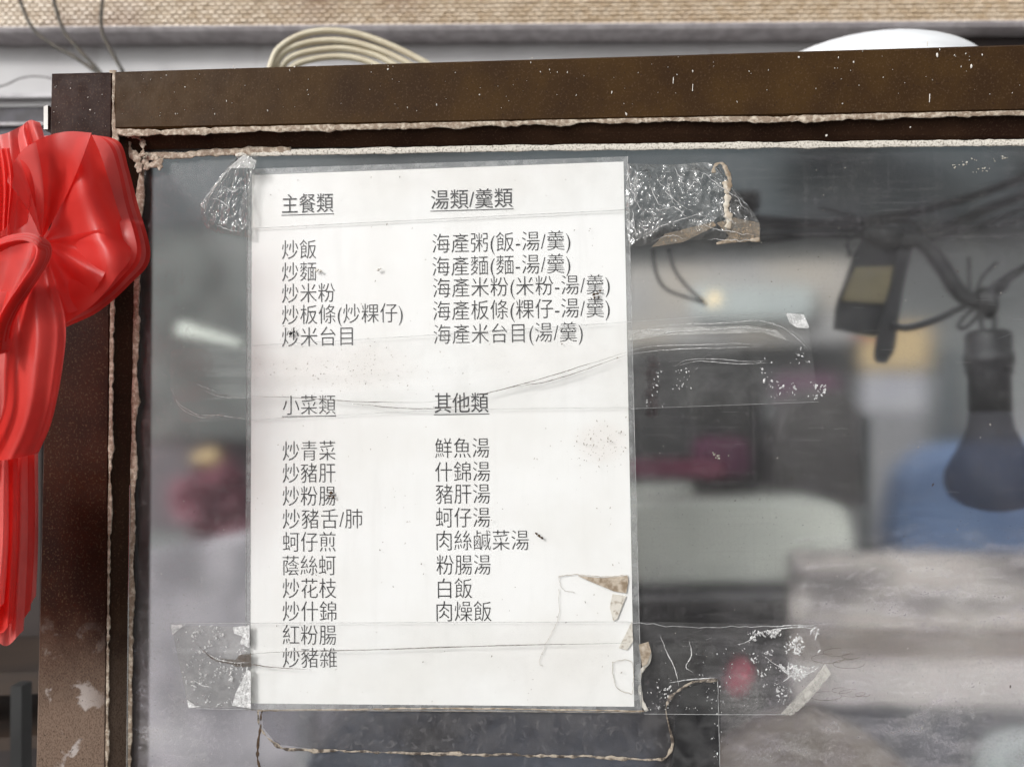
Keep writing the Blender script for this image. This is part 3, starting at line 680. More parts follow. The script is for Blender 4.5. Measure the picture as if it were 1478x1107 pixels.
# clear pouch film over the sheet, then its grey rim
ro = [at(354, 1024, PYL), at(926, 1028, PYL), at(906, 226, PYL), at(357, 244, PYL)]
MB().add(ro, [(0, 1, 2, 3)]).build('pouch_film', M_pouch, menu)
ri = [v+Vector((0, .0003, 0)) for v in (at(361, 1015, PYL), at(916, 1020, PYL), at(900.5, 233, PYL), at(363, 252.5, PYL))]
ro2 = [v+Vector((0, .0003, 0)) for v in ro]
MB().add(ro2+ri, [(i, (i+1) % 4, 4+(i+1) % 4, 4+i) for i in range(4)]).build('pouch_rim', M_rim, menu)
def pxline(pts, y, r, name, mat, parent, n=30, jit=0):
    pp = resample(pts, n)
    rr = [r*(1+.5*ns(i*.7, r*1e5, pts[0][0])) for i in range(n)]
    return MB().tube([at(p.x+jit*ns(i*.6, 1, pts[0][0]), p.y+jit*ns(i*.6, 7, pts[0][1]), y) for i, p in enumerate(pp)], rr, 5).build(name, mat, parent, True)
M_edge = plain('film_edge', (.30, .30, .30), (.5, .5, .5), scale=300, bump=0, rough=.4)
pxline([(354, 1024), (926, 1028)], PYL-.0001, .00022, 'pouch_edge', plain('grimy_edge', (.16, .13, .10), (.3, .27, .24), scale=300, bump=0), menu)
pxline([(926, 1028), (906, 226)], PYL-.0001, .00014, 'pouch_edge', M_edge, menu)
pxline([(354, 1024), (357, 244), (906, 226)], PYL-.0001, .00012, 'pouch_edge', M_edge, menu) if False else None
pxline([(354, 1024), (357, 244)], PYL-.0001, .00012, 'pouch_edge', M_edge, menu)

def thin(me, d):
    """move the outline of the letters inwards so that the strokes get lighter"""
    import bmesh
    bm = bmesh.new(); bm.from_mesh(me); bmesh.ops.remove_doubles(bm, verts=bm.verts, dist=1e-5)
    mv = {}
    for v in bm.verts:
        ns_ = []
        for e in v.link_edges:
            if len(e.link_faces) != 1: continue
            t = (e.verts[1].co-e.verts[0].co); t.z = 0
            if t.length < 1e-7: continue
            n_ = Vector((-t.y, t.x, 0)).normalized()
            fc = e.link_faces[0].calc_center_median()
            if (fc-e.verts[0].co).dot(n_) < 0: n_ = -n_
            ns_.append(n_)
        if len(ns_) == 2:
            k = 1+ns_[0].dot(ns_[1]); mv[v] = (ns_[0]+ns_[1])/max(k, .35)*d
        elif ns_: mv[v] = sum(ns_, Vector()).normalized()*d
    for v, m_ in mv.items(): v.co += m_
    bm.to_mesh(me); bm.free()
FS = .00985     # one character cell
def textline(txt, px, pyc, right, bold=False, under=False, mat=None):
    cu = bpy.data.curves.new('printed_line', 'FONT'); cu.body = txt; cu.size = 1.0
    cu.offset = 0
    cu.resolution_u = 3
    ob = bpy.data.objects.new('tmp', cu); COL.objects.link(ob)
    dg = bpy.context.evaluated_depsgraph_get(); me = bpy.data.meshes.new_from_object(ob.evaluated_get(dg))
    bpy.data.objects.remove(ob); bpy.data.curves.remove(cu)
    thin(me, .001 if bold else .0115)
    vs = [v.co.copy() for v in me.vertices]
    x0 = min(v.x for v in vs); x1 = max(v.x for v in vs); y0 = min(v.y for v in vs); y1 = max(v.y for v in vs)
    a = at(px, pyc, PYT); b = at(right, pyc, PYT); wid = (b-a).length; s = wid/(x1-x0)
    cy = .37 if True else (y0+y1)/2
    for v in me.vertices:
        q = RY @ Vector(((v.co.x-x0)*s, 0, (v.co.y-cy)*FS*1.22)); v.co = Vector((a.x+q.x, PYT, a.z+q.z))
    me.name = 'printed_line'; me.materials.clear(); me.materials.append(mat or M_ink)
    o = bpy.data.objects.new('printed_line', me); COL.objects.link(o); o.parent = sheet
    if under:
        q0 = RY @ Vector((-.0004, 0, -.0061)); q1 = RY @ Vector((wid+.0004, 0, -.0061)); q2 = RY @ Vector((wid+.0004, 0, -.0065)); q3 = RY @ Vector((-.0004, 0, -.0065))
        A = Vector((a.x, PYT, a.z)); MB().add([A+q3, A+q2, A+q1, A+q0], [(0, 1, 2, 3)]).build('underline', mat or M_ink, sheet)
    return o
rows = [('主餐類', 407, 295, 481, 1), ('炒飯', 407, 361, 456, 0), ('炒麵', 407, 393, 456, 0), ('炒米粉', 407, 424, 483, 0), ('炒板條(炒粿仔)', 407, 455, 581, 0), ('炒米台目', 407, 487, 509, 0),
        ('小菜類', 408, 585, 484, 2), ('炒青菜', 408, 651, 484, 0), ('炒豬肝', 408, 683, 484, 0), ('炒粉腸', 408, 716, 484, 0), ('炒豬舌/肺', 408, 749, 523, 0), ('蚵仔煎', 408, 782, 484, 0),
        ('蔭絲蚵', 408, 816, 484, 0), ('炒花枝', 408, 849, 485, 0), ('炒什錦', 408, 882, 485, 0), ('紅粉腸', 408, 916, 485, 0), ('炒豬雜', 408, 949, 486, 0),
        ('湯類/羹類', 622, 289, 740, 1), ('海產粥(飯-湯/羹)', 624, 352, 823, 0), ('海產麵(麵-湯/羹)', 624, 385, 823, 0), ('海產米粉(米粉-湯/羹)', 625, 416, 880, 0), ('海產板條(粿仔-湯/羹)', 625, 449, 880, 0), ('海產米台目(湯/羹)', 626, 483, 841, 0),
        ('其他類', 627, 582, 705, 1), ('鮮魚湯', 628, 647, 706, 0), ('什錦湯', 628, 681, 707, 0), ('豬肝湯', 629, 713, 707, 0), ('蚵仔湯', 629, 747, 707, 0), ('肉絲鹹菜湯', 630, 780, 763, 0),
        ('粉腸湯', 630, 815, 708, 0), ('白飯', 632, 849, 681, 0), ('肉燥飯', 630, 882, 709, 0)]
for t_, x, y, r, k_ in rows:
    textline(t_, x, y, r, bold=(k_ == 1), under=k_ > 0, mat=M_ink if (k_ or x > 600) else M_ink2)
# torn, browned corner of the laminate at lower right
def flatpoly(pxs, y, name, mat, parent, th=.0002):
    f = [at(a, b, y) for a, b in pxs]; return MB().prism(f, [v+Vector((0, th, 0)) for v in f]).build(name, mat, parent)
YS = PYL-.0004
M_torn = plain('torn_brown', (.24, .18, .12), (.48, .41, .33), scale=240, rough=.6, bump=.5, bscale=500, bdist=.001)
M_torn2 = plain('torn_pale', (.62, .59, .53), (.36, .31, .25), scale=400, rough=.6, bump=.4, bscale=700, bdist=.001, lo=.5, hi=.7)
for q, mt in (([(834, 831), (868, 834), (906, 831), (907, 838), (904, 856), (886, 853), (874, 848), (850, 838)], M_torn), ([(884, 857), (904, 860), (898, 875), (891, 893), (885, 896), (880, 876)], M_torn2),
              ([(893, 935), (912, 897), (914, 925), (905, 938)], M_torn2), ([(922, 930), (936, 926), (940, 940), (934, 958), (927, 962)], M_torn)):
    flatpoly(q[::-1], YS, 'torn_laminate', mt, menu)
for pl, r in (([(806, 832), (830, 829), (870, 832), (906, 830)], .00022), ([(806, 832), (812, 850), (830, 855)], .00012), ([(806, 850), (806, 890), (790, 925), (778, 955), (784, 960)], .00012), ([(884, 955), (885, 975), (890, 992), (900, 998), (912, 1001)], .00018), ([(884, 955), (905, 952), (914, 962), (913, 1000)], .00016)):
    pxline(pl, YS, r*.6, 'tear_line', M_torn, menu, 24, 2)
rebase(menu, pz(.105, 0, PYP)); tag(menu, 'white laminated menu sheet with two columns of black Chinese lettering, taped to the glass', 'menu')

# ---------------------------------------------------------------- clear tapes
YT1 = -.0030
def coons(T, B, Lf, Rt, nu, nv, yf):
    t, b, l, r = resample(T, nu), resample(B, nu), resample(Lf, nv), resample(Rt, nv)
    vs = []
    for j in range(nv):
        v = j/(nv-1)
        for i in range(nu):
            u = i/(nu-1)
            p = (1-v)*t[i]+v*b[i]+(1-u)*l[j]+u*r[j]-((1-u)*(1-v)*t[0]+u*(1-v)*t[-1]+(1-u)*v*b[0]+u*v*b[-1])
            vs.append(at(p.x, p.y, yf(u, v)))
    fs = [(j*nu+i, (j+1)*nu+i, (j+1)*nu+i+1, j*nu+i+1) for j in range(nv-1) for i in range(nu-1)]
    return vs, fs
def ridged(x, y, z=0):
    s = 0; a = 1
    for k in range(3):
        s += a*(1-abs(ns(x, y, z+k*7))*2); a *= .5; x *= 2.1; y *= 2.1
    return s/1.75
def crumple(name, T, B, Lf, Rt, amp, sc, mat, parent, y0=YT1, nu=90, nv=50, seed=0, ay=1.):
    def yf(u, v):
        e = min(1, min(u, 1-u, v, 1-v)*10)
        return y0-amp*(.25+.75*e)*max(0, ridged(u*sc, v*sc*ay, seed))
    vs, fs = coons(T, B, Lf, Rt, nu, nv, yf); return link(name, vs, fs, mat, parent, True)
def flecks(name, poly, num, y, parent, rr=(.0002, .0009), mat=M_bub, el=(1, 2.5), dens=None):
    xs = [p[0] for p in poly]; ys = [p[1] for p in poly]; mb = MB(); c = 0; g = 0
    while c < num and g < num*60:
        g += 1; x = random.uniform(min(xs), max(xs)); y2 = random.uniform(min(ys), max(ys)); inn = False
        for i in range(len(poly)):
            (x1, y1), (x2, y3) = poly[i-1], poly[i]
            if (y1 > y2) != (y3 > y2) and x < (x2-x1)*(y2-y1)/(y3-y1)+x1: inn = not inn
        if not inn or (dens and ns(x/dens, y2/dens, 3) < random.uniform(-.1, .35)): continue
        c += 1; fleck(mb, x, y2, y, random.uniform(rr[0], rr[1])*random.random()**.6, random.uniform(*el), random.uniform(-1.2, 1.2), .0003)
    o = mb.build(name, mat, parent); tag(o, kind='stuff'); return o
def glints(parent, lines, y, r=.0002, mat=M_glint, name='crease_highlight', jit=1.2):
    for pl in lines:
        pp = resample(pl, 22)
        MB().tube([at(p.x+jit*ns(i*.4, 3, pl[0][0]), p.y+jit*ns(i*.4, 9, pl[0][1]), y) for i, p in enumerate(pp)], [r*(.15+math.sin(PI*min(1, i/21))*(.8+.6*ns(i*.5, pl[0][0]))) for i in range(22)], 5).build(name, mat, parent, True)

# top strip
tp = empty('adhesive_tape', (0, 0, 0))
MB().add([at(362, 330, YT1), at(908, 308, YT1), at(905, 232, YT1), at(360, 250, YT1)], [(0, 1, 2, 3)]).build('film', M_tape, tp)
crumple('crumpled_end', [(330, 240), (348, 224), (372, 224)], [(288, 296), (300, 330), (366, 345)], [(330, 240), (308, 268), (288, 296)], [(372, 224), (366, 280), (366, 345)], .006, 4.6, M_tapec, tp, seed=3, nu=130, nv=90, ay=.45)
crumple('crumpled_end', [(906, 236), (970, 238), (1028, 236), (1050, 262)], [(908, 358), (950, 352), (1010, 346), (1096, 346)], [(906, 236), (903, 300), (908, 358)], [(1050, 262), (1075, 290), (1096, 322), (1096, 346)], .0085, 5.0, M_tapec, tp, seed=11, nu=170, nv=120, ay=.45)
pxline([(362, 330), (600, 318), (906, 303)], YT1-.0001, .00012, 'film_edge', M_edge, tp)
m_pg = plain('pale_glue', (.62, .58, .5), (.42, .35, .27), scale=300, rough=.6, bump=.5, bscale=500)
bead([(1030, 250), (1032, 240), (1042, 236), (1050, 248), (1053, 262), (1050, 280)], YT1-.008, 2.6, 1.6, 41, M_torn, name='brown_stain', parent=tp, var=1.1)
bead([(1046, 262), (1050, 285), (1048, 300), (1052, 318), (1050, 330)], YT1-.0078, 4.0, 3.0, 42, m_pg, name='pale_stain', parent=tp, var=1.1)
bead([(1034, 352), (1050, 348), (1070, 349), (1097, 346)], YT1-.0074, 1.6, 1.6, 43, M_torn, name='brown_stain', parent=tp, var=1.2)
flatpoly([(1034, 322), (1060, 314), (1096, 322), (1097, 347), (1062, 350), (1040, 353), (1052, 340)][::-1], YT1-.0075, 'brown_stain', M_stain, tp)
flatpoly([(960, 338), (1030, 320), (1034, 326), (985, 350), (940, 357)][::-1], YT1-.0072, 'brown_stain', M_stain, tp)
glints(tp, [[(946, 250), (960, 275), (985, 298), (1003, 306)], [(972, 240), (985, 262), (996, 272)], [(1006, 242), (1030, 262), (1062, 285), (1088, 315)], [(936, 262), (948, 290), (958, 300)], [(990, 275), (1005, 262), (1018, 250)],
            [(950, 304), (975, 300), (995, 318)], [(912, 300), (916, 330), (912, 352)], [(925, 340), (960, 325), (1000, 312), (1030, 310)], [(1008, 318), (1030, 330), (1090, 340)], [(905, 243), (914, 280), (930, 312)], [(1020, 345), (1060, 347), (1094, 346)],
            [(962, 258), (968, 282), (975, 300)], [(1038, 300), (1046, 312), (1062, 325)], [(940, 350), (965, 340), (990, 345)]], YT1-.0085, .00022, jit=3.5)
glints(tp, [[(350, 226), (332, 243), (312, 266), (292, 292)], [(306, 286), (318, 290), (330, 300), (322, 306)], [(290, 296), (296, 302)], [(312, 324), (330, 332), (348, 334)], [(352, 228), (366, 236), (366, 244)], [(320, 268), (336, 276), (348, 270)]], YT1-.007, .0003, jit=3.5)
flatpoly([(329, 243), (352, 223), (370, 232), (368, 243)][::-1], YT1-.0065, 'folded_film', film_mat('milky_fold', haze=.38, bump=.3, bscale=300), tp)
rebase(tp, at(620, 330)); tag(tp, 'clear tape over the top of the menu with both ends crumpled and stained', 'tape', 'clear tape strips holding the menu')
# middle strip
tm = empty('adhesive_tape', (0, 0, 0)); YT2 = -.0031
def tape_sheet(T, B, Lf, Rt, parent, y0, lines, mat, nu=160, nv=30, seed=0):
    def yf(u, v):
        h = .0003*ns(u*9, v*3, seed)+.0001*ns(u*30, v*8, seed)
        for (f, a, w_) in lines:
            d = (v-f(u))/w_; h -= a*math.exp(-d*d)
        return y0+h-.0005
    vs, fs = coons(T, B, Lf, Rt, nu, nv, yf); return link('film', vs, fs, mat, parent, True)
tape_sheet([(247, 505), (500, 492), (800, 470), (1000, 458), (1165, 452)], [(262, 610), (363, 606), (640, 592), (910, 590), (1182, 580)], [(247, 505), (246, 560), (262, 610)], [(1165, 452), (1172, 510), (1182, 580)], tm, YT2,
    [(lambda u: .70-.35*max(0, (u-.35)/.65), .0014, .06), (lambda u: .35+.1*math.sin(u*5), .0007, .05)], M_tape)
pxline([(363, 499), (600, 485), (905, 465), (1050, 455), (1160, 452)], YT2-.0006, .00010, 'film_edge', M_edge, tm)
pxline([(363, 606), (640, 592), (910, 588)], YT2-.0006, .00008, 'film_edge', M_edge, tm)
pxline([(910, 590), (1182, 580)], YT2-.0006, .00008, 'film_edge', M_edge, tm)
YC = YT2-.0022
glints(tm, [[(248, 562), (258, 582), (285, 598), (320, 600), (362, 606)], [(250, 568), (262, 590), (290, 602), (318, 602)], [(283, 554), (298, 560), (312, 565)], [(295, 564), (315, 572), (340, 574), (362, 574)],
            [(905, 508), (940, 500), (1000, 498), (1060, 496), (1105, 498)], [(905, 512), (960, 505), (1050, 502), (1104, 500)], [(912, 478), (960, 470), (1050, 466), (1100, 464), (1150, 482), (1172, 508)], [(905, 490), (950, 482), (1020, 476), (1090, 474), (1130, 484), (1140, 496)],
            [(972, 530), (990, 520), (1030, 518), (1080, 522), (1110, 520)], [(980, 528), (1010, 521), (1060, 525), (1116, 524)], [(906, 484), (935, 476), (975, 480)], [(1100, 464), (1125, 470), (1150, 488), (1168, 506)]], YC, .00022)
flatpoly([(1134, 452), (1160, 454), (1168, 472), (1166, 474), (1150, 473), (1140, 466)][::-1], YC, 'lifted_corner', M_glint, tm)
flatpoly([(905, 478), (960, 473), (1080, 470), (1120, 476), (1138, 492), (1100, 480), (960, 484), (908, 492)][::-1], YC+.0004, 'milky_fold', film_mat('milky', haze=.22, bump=.4, bscale=300), tm)
glints(tm, [[(363, 572), (430, 574), (520, 580), (610, 581)], [(610, 581), (680, 572), (740, 558), (820, 535), (905, 508)], [(500, 582), (600, 590), (700, 584)], [(730, 560), (800, 548), (905, 512)]], YC, .00028, M_fold, 'grimy_fold', 1.0)
flecks('air_bubble', [(1090, 515), (1168, 500), (1182, 578), (1110, 575)], 70, YC, tm, (.0002, .0008), dens=22)
flecks('air_bubble', [(975, 530), (1010, 530), (1000, 565), (970, 565)], 26, YC, tm, (.0002, .0006))
flecks('air_bubble', [(925, 525), (962, 525), (960, 590), (930, 590)], 34, YC, tm, (.0002, .0007), dens=20)
flecks('air_bubble', [(1176, 552), (1192, 556), (1190, 572), (1178, 568)], 16, YC, tm, (.0004, .0009))
rebase(tm, at(620, 600)); tag(tm, 'clear tape across the middle of the menu with long creases', 'tape', 'clear tape strips holding the menu')
# bottom strip
tb = empty('adhesive_tape', (0, 0, 0)); YT3 = -.0032
tape_sheet([(246, 900), (500, 898), (900, 897), (1180, 902)], [(272, 1020), (500, 1025), (900, 1030), (1135, 1031)], [(246, 900), (252, 960), (272, 1020)], [(1180, 902), (1184, 965), (1135, 1031)], tb, YT3, [(lambda u: .36-.05*u, .0012, .05)], M_tapeb if False else M_tape, seed=9)
pxline([(246, 899.5), (363, 899), (905, 897)], YT3-.0008, .00010, 'film_edge', M_edge, tb)
pxline([(905, 897), (1000, 905), (1180, 902)], YT3-.0008, .00016, 'film_edge', M_edge, tb, jit=3)
pxline([(272, 1022), (363, 1024)], YT3-.0008, .00014, 'film_edge', M_edge, tb)
pxline([(930, 1030), (1060, 1031), (1135, 1031)], YT3-.0008, .00012, 'film_edge', M_edge, tb)
YC = YT3-.0018
MB().prism([at(x, y, YC+.0012) for x, y in ((272, 1021), (360, 1022), (358, 905), (247, 901))], [at(x, y, YC+.0014) for x, y in ((272, 1021), (360, 1022), (358, 905), (247, 901))]).build('bubbled_end', film_mat('grey_bubbled', haze=.16, bump=.5, bscale=300, hazecol=(.5, .5, .5)), tb)
flecks('air_bubble', [(250, 903), (356, 903), (358, 1018), (274, 1018)], 330, YC, tb, (.0001, .0008), dens=18)
flecks('air_bubble', [(1062, 912), (1182, 906), (1186, 960), (1150, 985), (1110, 950)], 420, YC, tb, (.0002, .0007), dens=20, el=(1, 3.5))
flecks('air_bubble', [(1080, 940), (1150, 960), (1140, 1024), (1105, 1000)], 240, YC, tb, (.0001, .0006), dens=16)
flecks('air_bubble', [(930, 960), (1080, 920), (1110, 1026), (930, 1026)], 90, YC, tb, (.0001, .0004))
for q in ([(336, 905), (360, 902), (360, 935), (346, 928), (350, 918), (338, 914)], [(335, 1018), (340, 1000), (350, 980), (356, 966), (362, 968), (362, 1022)], [(246, 901), (268, 901), (258, 908), (249, 916)],
          [(270, 1010), (282, 1018), (290, 1020), (272, 1021)]):
    flatpoly(q[::-1], YC, 'trapped_air', M_bub, tb)
glints(tb, [[(284, 938), (300, 944), (316, 952), (340, 956), (360, 956)], [(276, 978), (290, 988), (306, 992)], [(1064, 930), (1080, 925), (1100, 912), (1150, 905), (1178, 908)], [(1100, 945), (1125, 962), (1150, 975), (1175, 968), (1185, 955)],
            [(1138, 1030), (1160, 1002), (1186, 972), (1198, 968)], [(1150, 1028), (1172, 1002), (1198, 972)], [(952, 915), (962, 940), (974, 965), (980, 990)], [(995, 925), (998, 945), (990, 962), (1000, 970)], [(966, 985), (1000, 980), (1034, 978)],
            [(1120, 905), (1140, 902), (1165, 904)], [(1128, 985), (1145, 975), (1165, 980)]], YC, .00032)
ribbonpx([(1128, 1030), (1150, 1006), (1178, 976), (1190, 958)], [(1142, 1032), (1164, 1014), (1190, 984), (1200, 972)], YC-.001, film_mat('rolled_edge', haze=.42, bump=.5, bscale=400, hazecol=(.6, .58, .54)), 'rolled_edge', tb, dep=.0006)
glints(tb, [[(282, 928), (300, 944), (320, 955), (352, 958), (400, 963), (450, 966)], [(340, 950), (362, 943), (420, 940), (520, 938), (640, 934), (780, 930), (905, 928)], [(288, 934), (310, 952), (340, 957)]], YC-.0002, .0003, M_fold, 'grimy_fold', 1.0)
flatpoly([(318, 950), (340, 952), (345, 945), (362, 943), (362, 962), (340, 962)][::-1], YC+.0002, 'grimy_fold', M_fold, tb)
rebase(tb, at(700, 1028)); tag(tb, 'clear tape across the foot of the menu with bubbled whitish ends and a rolled corner', 'tape', 'clear tape strips holding the menu')
# old residue under the menu
ot = empty('old_tape_residue', (0, 0, 0))
flatpoly([(378, 1026), (962, 1030), (972, 1060), (960, 1094), (700, 1092), (470, 1082), (400, 1074), (380, 1050)][::-1], -.0008, 'film', film_mat('murky_old_tape', haze=.10, hazecol=(.28, .27, .27), tint=(.8, .8, .82), bump=.3, bscale=150, patch=.15), ot)
flatpoly([(975, 1030), (985, 995), (1036, 980), (1041, 1180), (962, 1180), (970, 1096)][::-1], -.0009, 'film', film_mat('old_tape_corner', haze=.04, tint=(.45, .46, .5), bump=.2), ot)
bead([(372, 1026), (376, 1050), (392, 1068), (420, 1082), (500, 1083), (600, 1087), (720, 1089), (850, 1092), (940, 1096), (960, 1094), (970, 1075), (966, 1050), (962, 1020), (975, 998), (1000, 985), (1036, 981)], -.0016, 1.5, 3.4, 21, plain('dried_glue', (.40, .34, .27), (.06, .045, .035), scale=300, rough=.6, bump=.6, bscale=800, lo=.4, hi=.62), name='glue_ridge', parent=ot, var=1.5, flat=.12)
bead([(378, 1026), (376, 1050), (372, 1075), (374, 1110)], -.0012, 1.4, 2.5, 25, M_dirt, name='glue_ridge', parent=ot, var=1.5)
pxline([(1036, 980), (1041, 1180)], -.0012, .00016, 'film_edge', M_edge, ot, jit=1)
bead([(930, 930), (938, 945), (932, 960), (924, 975), (926, 1010), (934, 1026)], -.0016, 2.6, 2.5, 31, M_torn2, name='glue_ridge', parent=ot, var=.8)
bead([(930, 1026), (800, 1024), (640, 1022), (480, 1024), (372, 1025)], -.0022, .9, 1.0, 33, M_torn, name='glue_ridge', parent=ot, var=.8)
flecks('air_bubble', [(1024, 985), (1040, 985), (1044, 1107), (1028, 1107)], 30, -.0014, ot, (.0002, .0005))
flecks('air_bubble', [(936, 990), (970, 990), (965, 1024), (936, 1024)], 50, -.0014, ot, (.0002, .0007))
rebase(ot, at(670, 1095)); tag(ot, 'dark leftover tape edged with a dried glue ridge below the menu', 'tape residue')

# ---------------------------------------------------------------- dirt, insects
def insect(px, py, s, ang, label, legs=True):
    m = empty('fly' if legs else 'dirt_spot', (0, 0, 0)); y = PYL-.0015
    ax = Vector((math.cos(ang), 0, math.sin(ang))); c = at(px, py, y)
    MB().lathe(c-ax*s*.5, [(.05*s, -.6*s), (.32*s, -.4*s), (.4*s, 0), (.28*s, .35*s), (.05*s, .5*s)], 10, ax).build('abdomen', M_blk, m, True)
    MB().lathe(c+ax*s*.5, [(.05*s, -.35*s), (.3*s, -.2*s), (.3*s, .15*s), (.05*s, .35*s)], 10, ax).build('thorax', M_blk, m, True)
    pr = Vector((-ax.z, 0, ax.x))
    for sg in (-1, 1):
        for k2 in (-.5, .1, .7):
            p0 = c+ax*s*k2*.6; p1 = p0+pr*sg*s*.7+ax*s*k2*.5; p2 = p1+pr*sg*s*.35+ax*s*k2*.9+Vector((0, .0006, 0))
            MB().tube([p0, p1, p2], s*.05, 5).build('leg', M_blk, m)
    rebase(m, c); tag(m, label, 'insect'); return m
insect(422, 480, .0020, .5, 'small dead fly stuck beside the fifth dish of the upper left list')
def smudge(pts, label, mat=M_dirt):
    mb = MB()
    for (x, y, r, e, a) in pts: fleck(mb, x, y, PYL-.0013, r*.00038, e, a, .0005)
    tag(mb.build('dirt_spot', mat), label, 'dirt spot')
smudge([(774, 770, 3, .6, -.6), (778, 773, 3.2, .6, -.8), (782, 776, 2.4, .7, -.6)], 'dark brown speck right of the salted vegetable soup line')
smudge([(857, 425, 2.5, 1, 0), (862, 424, 4, .5, .1), (866, 420, 2.2, 1, 0), (858, 430, 1.6, 1.6, .4), (864, 429, 1.6, 1.6, 0)], 'rusty brown splash on the third line of the upper right list')
smudge([(478, 711, 3.4, .8, .4), (476, 716, 2.5, 1, 0), (481, 717, 2, 1.4, .2)], 'dark olive speck on the third dish of the lower left list')
smudge([(458, 390, 3.5, .8, .4), (463, 391, 2, 1, 0)], 'pale brown smudge at the end of the fried noodle line', M_torn2)
smudge([(546, 390, 2.6, .8, .4), (549, 388, 1.6, 1, 0)], 'faint brown smudge alone between the two upper columns', M_torn2)
mb = MB()
for k2 in range(150):
    fleck(mb, random.uniform(370, 900), random.uniform(250, 1010), PYL-.0012, random.uniform(.00008, .00030), random.choice((1, 1, 2.5)), random.uniform(-1, 1), .0001)
for k2 in range(90):
    fleck(mb, random.gauss(868, 22), random.gauss(640, 18), PYL-.0012, random.uniform(.00008, .0003), random.choice((1, 1, 3)), random.uniform(-1, 1), .0001)
for k2 in range(170):
    fleck(mb, random.gauss(500, 75), random.gauss(535, 17), PYL-.0012, random.uniform(.00008, .00028), random.choice((1, 1, 2.5)), random.uniform(-1, 1), .0001)
for k2 in range(8):
    fleck(mb, random.uniform(370, 900), random.uniform(250, 1010), PYL-.0012, random.uniform(.0003, .0005), 1, 0, .0002)
o = mb.build('grit_speck', plain('grit', (.10, .08, .06), (.3, .25, .2), scale=900, bump=0)); tag(o, 'fine dark grit scattered over the menu laminate', 'grit', kind='stuff')
mb = MB()
for k2 in range(200):
    x, y = random.uniform(215, 1478), random.uniform(235, 1107)
    if 355 < x < 925: continue
    fleck(mb, x, y, -.0004, random.uniform(.0001, .00035), random.choice((1, 1, 2)), random.uniform(-1, 1), .0001)
for x, y in ((1380, 240), (1396, 236), (1402, 232), (1440, 232), (1448, 228), (1410, 246), (1430, 245), (1034, 658), (1030, 655), (1037, 660)):
    for q in range(5): fleck(mb, x+random.uniform(-8, 8)*(x > 1100)+random.uniform(-2, 2), y+random.uniform(-3, 3), -.0004, random.uniform(.0002, .0006))
tag(mb.build('glass_speck', plain('pale_grit', (.5, .48, .42), (.25, .22, .18), scale=700, bump=0)), 'pale grit specks dried on the glass around the menu', 'grit', kind='stuff')
mb = MB()
for k2 in range(260):
    x, y = random.uniform(215, 1478), 240+860*random.random()**.6
    if 355 < x < 925: continue
    fleck(mb, x, y, -.0004, random.uniform(.00008, .00026)*(2 if random.random() < .06 else 1), random.choice((1, 1, 2)), random.uniform(-1, 1), .0001)
tag(mb.build('dark_grit_speck', M_dirt), 'dark grit specks stuck on the glass around the menu', 'grit', kind='stuff')
mb = MB()
for k2 in range(60):
    x, y = random.uniform(930, 1478), random.uniform(360, 1000); a = random.choice((0, .04, -.05, .02, .35)); l = random.uniform(6, 26)
    mb.tube([at(x, y, -.0003), at(x+math.cos(a)*l/2, y-math.sin(a)*l/2+random.uniform(-1, 1), -.0003), at(x+math.cos(a)*l, y-math.sin(a)*l, -.0003)], random.uniform(.000012, .00003), 4)
tag(mb.build('scratch', plain('scratch', (.5, .5, .5), (.3, .3, .3), scale=700, bump=0)), 'fine hair scratches over the right half of the glass', 'scratches', kind='stuff')
mb = MB()
for base in ((1208, 941), (1228, 947), (1195, 950), (1225, 958), (1230, 1000), (1245, 1002), (1192, 1004), (1215, 996)):
    cx, cy = base; r = random.uniform(6, 16)
    pts = [at(cx+r*1.6*math.cos(t*.5)*(1+.3*ns(t, cx)), cy+r*.45*math.sin(t*.5)*(1+.5*ns(t, cy)), -.0004) for t in range(0, 11)]
    mb.tube(pts, .00008, 4)
tag(mb.build('dried_glue_squiggle', M_dirt), 'dark dried glue squiggles on the glass right of the rolled tape corner', 'glue marks', kind='stuff')

